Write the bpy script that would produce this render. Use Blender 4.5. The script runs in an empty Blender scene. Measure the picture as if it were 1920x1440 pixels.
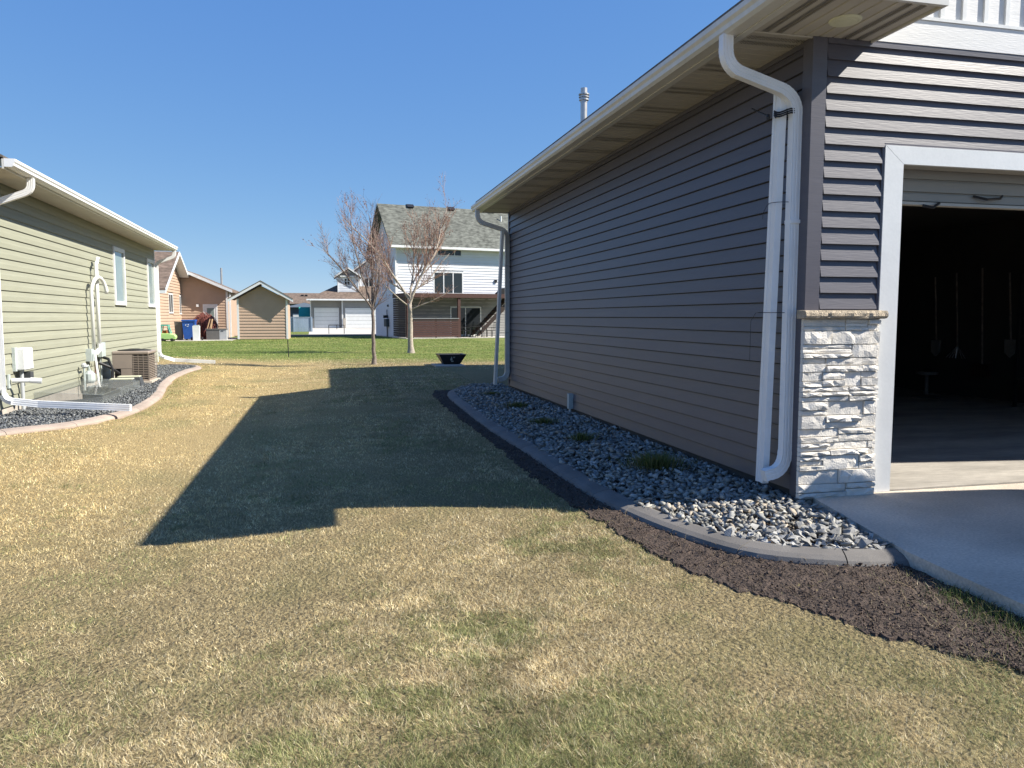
import bpy, bmesh, math, random
import numpy as np
from mathutils import Vector, Matrix
from mathutils.geometry import intersect_line_plane
random.seed(7); rng=np.random.default_rng(7)
S=bpy.context.scene; COL=S.collection
# ---------------- camera, sky, sun, exposure ----------------
F=1442.0; PITCH=math.radians(4.994); YAW=math.radians(13.668)
cd=bpy.data.cameras.new('camera'); cam=bpy.data.objects.new('camera',cd); COL.objects.link(cam); S.camera=cam
cam.location=(0,0,1.29); cam.rotation_euler=(math.pi/2-PITCH,0,-YAW)
cd.sensor_fit='HORIZONTAL'; cd.sensor_width=36; cd.lens=F/1920*36; cd.clip_end=3000; cd.clip_start=0.05
SUND=Vector((1.1,-0.38,1.0)).normalized()
EL=math.asin(SUND.z)
w=bpy.data.worlds.new('World'); S.world=w; w.use_nodes=True
nt=w.node_tree; sk=nt.nodes.new('ShaderNodeTexSky'); sk.sky_type='NISHITA'; sk.sun_disc=False
sk.sun_elevation=EL; sk.sun_rotation=math.atan2(SUND.x,SUND.y); sk.air_density=0.6; sk.dust_density=0.0; sk.ozone_density=6.0; sk.altitude=300
bg=nt.nodes['Background']; bg.inputs[1].default_value=0.12
# camera-like response of a clear spring sky: one gentle curve per channel over the whole sky
EXPO=1.0
spx=nt.nodes.new('ShaderNodeSeparateColor'); cmb=nt.nodes.new('ShaderNodeCombineColor'); nt.links.new(sk.outputs[0],spx.inputs[0])
for ch,(g_,a_) in enumerate(((.75,1.02),(.52,.90),(.20,.90))):
    pw=nt.nodes.new('ShaderNodeMath'); pw.operation='POWER'; pw.inputs[1].default_value=g_; nt.links.new(spx.outputs[ch],pw.inputs[0])
    mu=nt.nodes.new('ShaderNodeMath'); mu.operation='MULTIPLY'; mu.inputs[1].default_value=a_*(.1**g_)/(.12*2**EXPO); nt.links.new(pw.outputs[0],mu.inputs[0]); nt.links.new(mu.outputs[0],cmb.inputs[ch])
nt.links.new(cmb.outputs[0],bg.inputs[0])
ld=bpy.data.lights.new('sun','SUN'); ld.energy=5.0; ld.angle=math.radians(0.5); ld.color=(1,.94,.83)
sun=bpy.data.objects.new('sun',ld); COL.objects.link(sun); sun.rotation_euler=SUND.to_track_quat('Z','Y').to_euler(); sun.location=(20,-10,30)
S.view_settings.view_transform='Standard'; S.view_settings.look='None'; S.view_settings.gamma=1
S.view_settings.use_curve_mapping=False; S.view_settings.exposure=EXPO
# ---------------- materials ----------------
def mat(name,col,rough=.6,var=.12,scale=6,bump=0,bscale=60,stretch=(1,1,1),metal=0,rnd=0,spec=.4,attr=None,col2=None,fine=0,fscale=180,bdist=.01,trans=0):
    m=bpy.data.materials.new(name); m.use_nodes=True; t=m.node_tree; N=t.nodes; L=t.links
    b=N['Principled BSDF']; b.inputs['Roughness'].default_value=rough; b.inputs['Metallic'].default_value=metal; b.inputs['Specular IOR Level'].default_value=spec
    g=N.new('ShaderNodeNewGeometry'); mp=N.new('ShaderNodeMapping'); L.new(g.outputs['Position'],mp.inputs[0]); mp.inputs['Scale'].default_value=stretch
    if attr:
        a=N.new('ShaderNodeAttribute'); a.attribute_name=attr; c=a.outputs['Color']
    else:
        r=N.new('ShaderNodeRGB'); r.outputs[0].default_value=(*col,1); c=r.outputs[0]
    if col2:
        n0=N.new('ShaderNodeTexNoise'); n0.inputs['Scale'].default_value=scale*.6; n0.inputs['Detail'].default_value=6; L.new(mp.outputs[0],n0.inputs[0])
        rp=N.new('ShaderNodeValToRGB'); rp.color_ramp.elements[0].position=.42; rp.color_ramp.elements[1].position=.6; L.new(n0.outputs[0],rp.inputs[0])
        mx=N.new('ShaderNodeMix'); mx.data_type='RGBA'; L.new(rp.outputs[0],mx.inputs[0]); L.new(c,mx.inputs[6]); mx.inputs[7].default_value=(*col2,1); c=mx.outputs[2]
    def hsv(cc,fac_out,amt):
        h=N.new('ShaderNodeHueSaturation'); mr=N.new('ShaderNodeMapRange'); mr.inputs[3].default_value=1-amt; mr.inputs[4].default_value=1+amt
        L.new(fac_out,mr.inputs[0]); L.new(mr.outputs[0],h.inputs['Value']); L.new(cc,h.inputs['Color']); return h.outputs[0],mr
    if var:
        n1=N.new('ShaderNodeTexNoise'); n1.inputs['Scale'].default_value=scale; n1.inputs['Detail'].default_value=5; L.new(mp.outputs[0],n1.inputs[0])
        c,mr=hsv(c,n1.outputs[0],var); mr.inputs[1].default_value=.3; mr.inputs[2].default_value=.7
    if fine:
        n1=N.new('ShaderNodeTexNoise'); n1.inputs['Scale'].default_value=fscale; n1.inputs['Detail'].default_value=3; L.new(mp.outputs[0],n1.inputs[0])
        c,mr=hsv(c,n1.outputs[0],fine); mr.inputs[1].default_value=.3; mr.inputs[2].default_value=.7
    if rnd:
        oi=N.new('ShaderNodeObjectInfo'); c,mr=hsv(c,oi.outputs['Random'],rnd)
    L.new(c,b.inputs['Base Color'])
    if bump:
        n2=N.new('ShaderNodeTexNoise'); n2.inputs['Scale'].default_value=bscale; n2.inputs['Detail'].default_value=6; L.new(mp.outputs[0],n2.inputs[0])
        bp=N.new('ShaderNodeBump'); bp.inputs['Strength'].default_value=bump; bp.inputs['Distance'].default_value=bdist; L.new(n2.outputs[0],bp.inputs['Height']); L.new(bp.outputs[0],b.inputs['Normal'])
    if trans:
        tr=N.new('ShaderNodeBsdfTranslucent'); L.new(c,tr.inputs[0]); ms=N.new('ShaderNodeMixShader'); ms.inputs[0].default_value=trans
        L.new(b.outputs[0],ms.inputs[1]); L.new(tr.outputs[0],ms.inputs[2]); L.new(ms.outputs[0],N['Material Output'].inputs[0])
    return m
M={}
M['grey_vinyl']=mat('grey_vinyl',(.092,.088,.106),.42,.05,1.2,.10,9,(1,1,14),rnd=.05,spec=.5,fine=.05,fscale=10)
def dust(m,z1,col):
    t=m.node_tree; N=t.nodes; L=t.links; b=N['Principled BSDF']; src=b.inputs['Base Color'].links[0].from_socket
    g=N.new('ShaderNodeNewGeometry'); sp=N.new('ShaderNodeSeparateXYZ'); L.new(g.outputs['Position'],sp.inputs[0])
    mr=N.new('ShaderNodeMapRange'); mr.inputs[1].default_value=z1; mr.inputs[2].default_value=0; L.new(sp.outputs[2],mr.inputs[0])
    n=N.new('ShaderNodeTexNoise'); n.inputs['Scale'].default_value=5; n.inputs['Detail'].default_value=8; L.new(g.outputs['Position'],n.inputs[0])
    mu=N.new('ShaderNodeMath'); mu.operation='MULTIPLY'; L.new(mr.outputs[0],mu.inputs[0]); L.new(n.outputs[0],mu.inputs[1])
    x=N.new('ShaderNodeMix'); x.data_type='RGBA'; L.new(mu.outputs[0],x.inputs[0]); L.new(src,x.inputs[6]); x.inputs[7].default_value=(*col,1); L.new(x.outputs[2],b.inputs['Base Color'])
dust(M['grey_vinyl'],.22,(.14,.125,.11))
M['sage_vinyl']=mat('sage_vinyl',(.295,.298,.228),.55,.05,1.5,.12,9,(1,1,14),rnd=.05,spec=.35)
M['tan_vinyl']=mat('tan_vinyl',(.45,.325,.24),.6,.05,2,rnd=.04,spec=.25)
M['white_vinyl']=mat('white_vinyl',(.66,.68,.72),.55,.04,2,rnd=.03,spec=.3)
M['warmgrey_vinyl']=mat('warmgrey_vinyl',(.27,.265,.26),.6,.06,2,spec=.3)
M['darkgrey_vinyl']=mat('darkgrey_vinyl',(.10,.12,.14),.6,.06,2,spec=.3)
M['white_trim']=mat('white_trim',(.68,.69,.69),.38,.04,3,.08,30,spec=.5,fine=.02,fscale=60)
M['frieze']=mat('frieze',(.66,.66,.66),.5,.03,3,.16,14,(1,1,9))
M['soffit']=mat('soffit',(.47,.44,.385),.55,.05,3,.05,40,rnd=.03)
M['gutter']=mat('gutter',(.60,.59,.55),.35,.08,2,.05,20,spec=.5,fine=.04,fscale=25)
M['white_gutter']=mat('white_gutter',(.78,.79,.80),.35,.06,3,.04,20,spec=.5)
M['shingle']=mat('shingle',(.13,.115,.10),.9,.25,2,.6,30,rnd=.05,fine=.35,fscale=9)
M['grey_shingle']=mat('grey_shingle',(.115,.12,.105),.95,.12,1,.5,20,stretch=(1,1,2.4),fine=.5,fscale=3.2)
M['brown_shingle']=mat('brown_shingle',(.15,.11,.085),.95,.12,1,.4,20,stretch=(1,1,2.4),fine=.4,fscale=3.5)
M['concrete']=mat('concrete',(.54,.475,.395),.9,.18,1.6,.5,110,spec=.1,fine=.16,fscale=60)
M['tar']=mat('tar',(.03,.03,.03),.6,0)
M['garage_floor']=mat('garage_floor',(.33,.305,.27),.7,.28,1.8,.3,50,stretch=(.5,1.6,1),fine=.12,fscale=14)
M['pale_concrete']=mat('pale_concrete',(.50,.47,.42),.85,.1,.6)
M['foundation']=mat('foundation',(.42,.38,.33),.9,.15,6,.4,60)
M['curb']=mat('curb',(.15,.14,.13),.8,.16,5,.5,160,rnd=.07,fine=.16,fscale=220,bdist=.004)
M['pink_curb']=mat('pink_curb',(.34,.275,.23),.85,.14,3,.3,90,rnd=.06,fine=.1,fscale=90)
M['stone']=mat('stone',(.76,.71,.63),.9,.06,9,.8,90,rnd=.13,fine=.06,fscale=140,bdist=.006,col2=(.68,.65,.60),spec=.2)
M['cap']=mat('cap',(.42,.35,.26),.95,.2,40,1.0,110,fine=.3,fscale=150,bdist=.015)
M['rock']=mat('rock',(.29,.285,.27),.8,.2,25,.6,120,rnd=.36,fine=.12,fscale=140,bdist=.005)
M['rock_attr']=mat('rock_attr',(.3,.3,.3),.8,.2,25,.5,120,attr='col',fine=.12,fscale=140,bdist=.005)
M['soil']=mat('soil',(.060,.043,.034),.95,.35,14,1.0,60,fine=.4,fscale=90,bdist=.02)
M['soil_attr']=mat('soil_attr',(.07,.05,.04),.95,.2,40,.5,90,attr='col')
M['grass_attr']=mat('grass_attr',(.3,.3,.1),.6,0,attr='col',spec=.25,trans=.28)
M['black_metal']=mat('black_metal',(.02,.02,.022),.45,.2,8,.1,40)
M['black_plastic']=mat('black_plastic',(.015,.015,.017),.4,.05,8)
M['steel']=mat('steel',(.5,.5,.5),.4,.1,6,metal=.7)
M['pvc']=mat('pvc',(.70,.71,.70),.35,.04,6)
M['pvc_grey']=mat('pvc_grey',(.42,.44,.46),.5,.06,6)
M['util_grey']=mat('util_grey',(.42,.47,.46),.5,.08,8)
M['rust']=mat('rust',(.12,.06,.04),.7,.2,20)
M['ac_tan']=mat('ac_tan',(.27,.225,.19),.5,.05,6)
M['dark']=mat('dark',(.012,.012,.012),.6,0)
M['pale_lid']=mat('pale_lid',(.62,.62,.46),.6,.06,8)
M['dark_base']=mat('dark_base',(.055,.06,.065),.6,.08,8)
M['glass']=mat('glass',(.02,.026,.03),.05,0,spec=.5)
M['glass_blind']=mat('glass_blind',(.20,.25,.24),.08,.1,3,spec=.8)
M['brown_wood']=mat('brown_wood',(.066,.030,.025),.7,.2,5,.3,30,stretch=(1,1,6),rnd=.12)
M['dark_wood']=mat('dark_wood',(.035,.020,.016),.7,.2,5,.3,30,rnd=.12)
M['light_wood']=mat('light_wood',(.42,.27,.15),.7,.2,8)
M['bark']=mat('bark',(.20,.165,.14),.9,.25,18,.7,60,fine=.2,fscale=90)
M['bark_pale']=mat('bark_pale',(.36,.31,.26),.9,.22,14,.6,60,fine=.2,fscale=90)
M['twig']=mat('twig',(.27,.195,.165),.8,.2,4)
M['twig_red']=mat('twig_red',(.32,.20,.15),.8,.25,4)
M['bud']=mat('bud',(.33,.13,.09),.8,.3,6)
M['blue']=mat('blue',(.02,.09,.36),.45,.08,5)
M['teal']=mat('teal',(.10,.42,.33),.5,.05,5)
M['lime']=mat('lime',(.42,.62,.22),.5,.05,5)
M['red_shrub']=mat('red_shrub',(.24,.085,.07),.9,.3,12)
M['bin_grey']=mat('bin_grey',(.34,.35,.36),.6,.06,5)
M['bin_dark']=mat('bin_dark',(.11,.105,.10),.6,.06,5)
M['fence_vinyl']=mat('fence_vinyl',(.27,.34,.43),.5,.05,2,rnd=.04)
M['awning']=mat('awning',(.03,.30,.24),.7,.05,5)
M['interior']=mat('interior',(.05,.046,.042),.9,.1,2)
M['door_panel']=mat('door_panel',(.30,.28,.245),.5,.04,3)
M['orange']=mat('orange',(.32,.10,.02),.6,.1,5)
M['car_paint']=mat('car_paint',(.08,.09,.11),.25,0,spec=.6,metal=.4)
M['rubber']=mat('rubber',(.02,.02,.02),.85,.1,20)
M['headlight']=mat('headlight',(.6,.6,.62),.1,0,spec=.8)
M['red_lamp']=mat('red_lamp',(.35,.01,.01),.2,0,spec=.8)
M['strip_dark']=mat('strip_dark',(.045,.043,.042),.95,.2,3)  # dark tone of the far ground strip, shade put into the colour
M['cloth_dark']=mat('cloth_dark',(.02,.02,.022),.9,.1,6)
def clear_mat():
    m=bpy.data.materials.new('clear_plastic'); m.use_nodes=True; t=m.node_tree; N=t.nodes; L=t.links
    b=N['Principled BSDF']; b.inputs['Base Color'].default_value=(.35,.38,.37,1); b.inputs['Roughness'].default_value=.08; b.inputs['Alpha'].default_value=.17
    return m
M['clear']=clear_mat()
M['vent']=M['soffit']
# ---------------- object helpers ----------------
ORG={}
def tag(o,label=None,cat=None,group=None,kind=None):
    if label: o['label']=label
    if cat: o['category']=cat
    if group: o['group']=group
    if kind: o['kind']=kind
    return o
def thing(name,loc,label,cat,group=None):
    o=bpy.data.objects.new(name,None); COL.objects.link(o); o.location=loc; o.empty_display_size=.1; ORG[o.name]=Vector(loc)
    return tag(o,label,cat,group)
class MB:
    def __init__(s): s.v=[]; s.f=[]
    def add(s,vs,fs):
        k=len(s.v); s.v+= [tuple(x) for x in vs]; s.f+=[tuple(i+k for i in f) for f in fs]; return s
    def box(s,a,b):
        (x0,y0,z0),(x1,y1,z1)=a,b
        return s.add([(x0,y0,z0),(x1,y0,z0),(x1,y1,z0),(x0,y1,z0),(x0,y0,z1),(x1,y0,z1),(x1,y1,z1),(x0,y1,z1)],[(0,3,2,1),(4,5,6,7),(0,1,5,4),(1,2,6,5),(2,3,7,6),(3,0,4,7)])
    def fbox(s,fr,a,b):   # box in frame coords (s,off,z)
        (s0,o0,z0),(s1,o1,z1)=a,b
        P=[fr(s0,o0,z0),fr(s1,o0,z0),fr(s1,o1,z0),fr(s0,o1,z0),fr(s0,o0,z1),fr(s1,o0,z1),fr(s1,o1,z1),fr(s0,o1,z1)]
        return s.add(P,[(0,3,2,1),(4,5,6,7),(0,1,5,4),(1,2,6,5),(2,3,7,6),(3,0,4,7)])
    def prism(s,poly,vec):  # poly list of 3D pts, extruded by vec
        n=len(poly); vec=Vector(vec); P=[Vector(p) for p in poly]
        return s.add([tuple(p) for p in P]+[tuple(p+vec) for p in P],[tuple(range(n))[::-1],tuple(range(n,2*n))]+[(i,(i+1)%n,(i+1)%n+n,i+n) for i in range(n)])
    def sweep(s,path,prof,up=(0,0,1),cap=True,scales=None):
        path=[Vector(p) for p in path]; n=len(prof); rings=[]
        up=Vector(up); prevx=None
        for i,p in enumerate(path):
            if i==0: d=(path[1]-p)
            elif i==len(path)-1: d=p-path[i-1]
            else: d=(path[i+1]-p).normalized()+(p-path[i-1]).normalized()
            d.normalize()
            x=d.cross(up) if prevx is None else prevx-d*prevx.dot(d)
            if x.length<1e-4: x=d.cross(Vector((0,1,0)))
            x.normalize(); y=x.cross(d); prevx=x; k=scales[i] if scales else 1
            if 0<i<len(path)-1:
                c=abs(d.dot((path[i+1]-p).normalized())); mit=1/max(c,.5)
            else: mit=1
            rings.append([p+x*a*k+y*b*k*(mit if n<6 else 1) for a,b in prof])
        V=[tuple(q) for r in rings for q in r]; Fs=[]
        for i in range(len(path)-1):
            for j in range(n):
                a=i*n+j; b=i*n+(j+1)%n; Fs.append((a,b,b+n,a+n))
        if cap: Fs+= [tuple(range(n))[::-1], tuple(range((len(path)-1)*n,len(path)*n))]
        return s.add(V,Fs)
    def tube(s,path,r,n=8,cap=True,scales=None,up=(0,0,1)):
        return s.sweep(path,[(r*math.cos(2*math.pi*i/n),r*math.sin(2*math.pi*i/n)) for i in range(n)],up=up,cap=cap,scales=scales)
    def lathe(s,c,prof,n=16):
        V=[];Fs=[]
        for (r,z) in prof:
            for i in range(n):
                a=2*math.pi*i/n; V.append((c[0]+r*math.cos(a),c[1]+r*math.sin(a),c[2]+z))
        for k in range(len(prof)-1):
            for i in range(n):
                Fs.append((k*n+i,k*n+(i+1)%n,(k+1)*n+(i+1)%n,(k+1)*n+i))
        Fs+=[tuple(range(n))[::-1],tuple(range((len(prof)-1)*n,len(prof)*n))]
        return s.add(V,Fs)
    def build(s,name,m,parent=None,label=None,cat=None,group=None,kind=None,smooth=False,bevel=0,col=None):
        V=np.array(s.v,dtype=float); c=(V.min(0)+V.max(0))/2
        if parent is None: c[2]=V[:,2].min()
        me=bpy.data.meshes.new(name); me.from_pydata([tuple(x) for x in (V-c)],[],s.f); me.materials.append(M[m] if isinstance(m,str) else m)
        if smooth: me.polygons.foreach_set('use_smooth',[True]*len(me.polygons))
        if bevel:
            bm=bmesh.new(); bm.from_mesh(me); bmesh.ops.bevel(bm,geom=list(bm.edges),offset=bevel,segments=1,affect='EDGES'); bm.to_mesh(me); bm.free()
        o=bpy.data.objects.new(name,me); COL.objects.link(o)
        if parent is not None:
            o.parent=parent; o.location=Vector(c)-ORG[parent.name]
        else: o.location=c
        ORG[o.name]=Vector(c)
        return tag(o,label,cat,group,kind)
def share(src,name,world,parent):
    o=src.copy(); o.name=name; COL.objects.link(o); o.parent=parent; o.location=Vector(world)-ORG[parent.name]; ORG[o.name]=Vector(world); return o
def copy_tree(o,parent=None):
    c=o.copy(); COL.objects.link(c); c.parent=parent
    for ch in o.children: copy_tree(ch,c)
    return c
def frame(o,sd):
    o=Vector(o); sd=Vector(sd).normalized(); n=Vector((sd.y,-sd.x,0))   # n to the right of s
    def f(s,off,z): return tuple(o+sd*s+n*off+Vector((0,0,z)))
    f.s=sd; f.n=n; f.o=o; return f
DUTCH=[(0,0),(1,0.0),(.93,.56),(.62,.68),(.38,.82),(.28,1.0)]
FLAT=[(0,0),(1,0.0),(.15,1.0)]
LAP=[(0,0),(1,0.0),(.16,.925),(-.25,.93),(-.25,1.0)]
CACHE={}
def siding(fr,s0,s1,z0,z1,h,d,m,parent,holes=(),lim=None,joined=False,prof=DUTCH,name='siding_course',splits=False):
    z=z0; mb=MB(); k=0
    while z<z1-.01:
        hh=min(h,z1-z)
        a,b=s0,s1
        segs=[(a,b)]
        for (ha,hb,hz0,hz1) in holes:
            if min(z+hh,hz1)-max(z,hz0)>.3*hh:
                ns=[]
                for (p,q) in segs:
                    if hb<=p or ha>=q: ns.append((p,q)); continue
                    if ha>p+.02: ns.append((p,ha))
                    if hb<q-.02: ns.append((hb,q))
                segs=ns
        if splits:
            ns=[]
            for (p,q) in segs:
                if q-p>5:
                    c=p+(1.9+((k//2)*1.27)%(q-p-3.4)); ns+= [(p,c),(c,q)]
                else: ns.append((p,q))
            segs=ns
        for (p,q) in segs:
            def pts(org=None):
                A=[];B=[]
                for (dd,f) in prof:
                    zz=z+f*hh*1.0; pa,qb=p,q
                    if lim:
                        la,lb=lim(zz); pa,qb=max(p,la),min(q,lb)
                        if qb<pa: pa=qb=(pa+qb)/2
                    A.append(fr(pa,dd*d,zz)); B.append(fr(qb,dd*d,zz))
                return A,B
            if lim:
                la,lb=lim(z)
                if lb-la<.05: continue
            n=len(prof); A,B=pts(); fs=[(i,i+1,n+i+1,n+i) for i in range(n-1)]+[tuple(range(n))[::-1],tuple(range(n,2*n))]
            if joined: mb.add(A+B,fs); continue
            key=(round(q-p,3),round(hh,4),d,m,tuple(round(x,3) for x in fr.s),n) if not lim else None
            ctr=(np.array(A+B).min(0)+np.array(A+B).max(0))/2
            if key and key in CACHE: share(CACHE[key],name,ctr,parent)
            else:
                o=MB().add(A+B,fs).build(name,m,parent)
                if key: CACHE[key]=o
        z+=h; k+=1
    if joined: return mb.build('siding',m,parent,kind='stuff')
def window(fr,s0,s1,z0,z1,parent,trim=.07,mulls=(),glass='glass',m='white_trim',dep=.035,rails=()):
    f=MB()
    f.fbox(fr,(s0,0,z0),(s0+trim,dep,z1)); f.fbox(fr,(s1-trim,0,z0),(s1,dep,z1))
    f.fbox(fr,(s0+trim,0,z1-trim),(s1-trim,dep,z1))
    for q in mulls: f.fbox(fr,(q-trim*.35,0,z0+trim),(q+trim*.35,dep*.9,z1-trim))
    for q in rails: f.fbox(fr,(s0+trim,0,q-trim*.25),(s1-trim,dep*.85,q+trim*.25))
    r=f.build('window',m,parent)
    MB().fbox(fr,(s0+trim,0,z0),(s1-trim,dep+.012,z0+trim)).build('sill',m,r)
    MB().fbox(fr,(s0+trim,-.01,z0+trim),(s1-trim,dep*.35,z1-trim)).build('pane',glass,r)
    return r
# numpy value noise
def vnoise(x,y,sc,seed=0):
    x=np.asarray(x)*sc+seed*17.13; y=np.asarray(y)*sc+seed*5.7
    xi=np.floor(x).astype(np.int64); yi=np.floor(y).astype(np.int64); fx=x-xi; fy=y-yi
    fx=fx*fx*(3-2*fx); fy=fy*fy*(3-2*fy)
    def h(a,b):
        n=(a*374761393+b*668265263+seed*974634777)&0xffffffff; n=((n^(n>>13))*1274126177)&0xffffffff
        return ((n^(n>>16))&0xffff)/65535.
    return (h(xi,yi)*(1-fx)+h(xi+1,yi)*fx)*(1-fy)+(h(xi,yi+1)*(1-fx)+h(xi+1,yi+1)*fx)*fy
def fbm(x,y,sc,seed=0,oct=3):
    r=0;a=.5;t=0
    for i in range(oct): r=r+a*vnoise(x,y,sc*2**i,seed+i); t+=a; a*=.55
    return r/t
def inpoly(px,py,poly):
    px=np.asarray(px);py=np.asarray(py); r=np.zeros(px.shape,bool); n=len(poly)
    for i in range(n):
        x0,y0=poly[i]; x1,y1=poly[(i+1)%n]
        if y0==y1: continue
        c=((y0>py)!=(y1>py))&(px<(x1-x0)*(py-y0)/(y1-y0)+x0); r^=c
    return r
def smooth01(t): t=np.clip(t,0,1); return t*t*(3-2*t)
def gz(x,y):   # ground height: shallow swale between the houses
    x=np.asarray(x,float); y=np.asarray(y,float)
    d=-.10*np.exp(-((x+1.4)/1.5)**2)*smooth01((y-.5)/3)*(1-smooth01((y-20)/14))
    return -.13+d+.05*smooth01((x-2.0)/.8)*(1-smooth01((y-3.8)/1.6))
def gzf(x,y): return float(gz(x,y))
# ---------------- outlines of the beds ----------------
def spline(pts,n=10):
    P=[Vector(p) for p in pts]; out=[]
    for i in range(len(P)-1):
        a=P[max(i-1,0)];b=P[i];c=P[i+1];d=P[min(i+2,len(P)-1)]
        for k in range(n):
            t=k/n; out.append(.5*((2*b)+(c-a)*t+(2*a-5*b+4*c-d)*t*t+(3*b-a-3*c+d)*t**3))
    out.append(P[-1]); return out
RC=spline([(3.34,14.7),(2.80,14.75),(2.38,14.35),(2.17,13.3),(2.10,11.3),(2.06,9.6),(2.09,7.4),(2.09,5.85),(2.15,5.1),(2.27,4.45),(2.45,3.92),(2.78,3.64),(3.11,3.57)])
LC=spline([(-4.9,9.0),(-4.3,9.8),(-3.75,10.55),(-3.28,11.1),(-2.98,12.1),(-2.88,13.2),(-2.98,15.0),(-3.28,17.2),(-3.48,19.4),(-3.50,21.4),(-3.42,22.7),(-3.7,23.6),(-4.4,24.1)])
def resample(P,step):
    out=[P[0]]; acc=0
    for a,b in zip(P[:-1],P[1:]):
        L=(b-a).length; t=step-acc
        while t<=L: out.append(a.lerp(b,t/L)); t+=step
        acc=(acc+L)%step
    out.append(P[-1]); return out
def curb(P,name,m,wdt,zin,label,joint,side,seg=5):
    pts=resample(P,joint/seg); root=thing(name,(pts[len(pts)//2].x,pts[len(pts)//2].y,-.13),label,'curb')
    def nrm(i):
        a=pts[max(i-1,0)];b=pts[min(i+1,len(pts)-1)]; d=(b-a).normalized(); return Vector((-d.y,d.x))*side
    i=0
    while i<len(pts)-1:
        j=min(i+seg,len(pts)-1)
        if len(pts)-1-j<2: j=len(pts)-1
        mb=MB(); R=[]
        idx=list(range(i,j+1))
        for k in idx:
            p=pts[k]; n=nrm(k)
            if k==i or k==j:
                q=pts[k+1] if k==i else pts[k-1]; p=p+(q-p).normalized()*.0035
            z0=gzf(p.x,p.y)
            prof=[(wdt*.56,-.06),(wdt*.54,.012),(wdt*.44,.034),(wdt*.2,.050),(-wdt*.3,.064),(-wdt*.44,.062),(-wdt*.5,.050),(-wdt*.5,-.06)]
            for (o,zz) in prof: R.append((p.x+n.x*o,p.y+n.y*o,z0+zz+zin))
        n8=8; fs=[]
        for a in range(len(idx)-1):
            for b in range(n8): fs.append((a*n8+b,a*n8+(b+1)%n8,(a+1)*n8+(b+1)%n8,(a+1)*n8+b))
        fs+=[tuple(range(n8))[::-1],tuple(range((len(idx)-1)*n8,len(idx)*n8))]
        mb.add(R,fs).build('curb_section',m,root,smooth=False)
        i=j
    return root
curb(RC,'bed_curb','curb',.165,0,'grey concrete lawn curb curving round the rock bed of the dark grey house to the driveway',.55,-1)
curb(LC,'bed_curb','pink_curb',.15,0,'pinkish tan concrete lawn curb edging the slate bed of the sage green house',.9,-1)
WX=3.31; FY=4.82; WY1=13.8; SZ=3.2
RBED=[(p.x,p.y) for p in RC]+[(3.12,3.6),(3.38,4.78),(WX,FY),(WX,WY1)]
LV=Vector((-.26,11.96,0)).normalized(); LF=frame((-4.47,12.16,0),LV)   # left house wall: s along, off towards +X
LBED=[(p.x,p.y) for p in LC]+[LF(12.0,0,0)[:2],LF(-3.4,0,0)[:2]]
DRIVE=[(3.38,4.80),(3.09,3.51),(3.03,2.71),(3.0,1.2),(3.0,-14),(12,-14),(12,4.80)]
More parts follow.
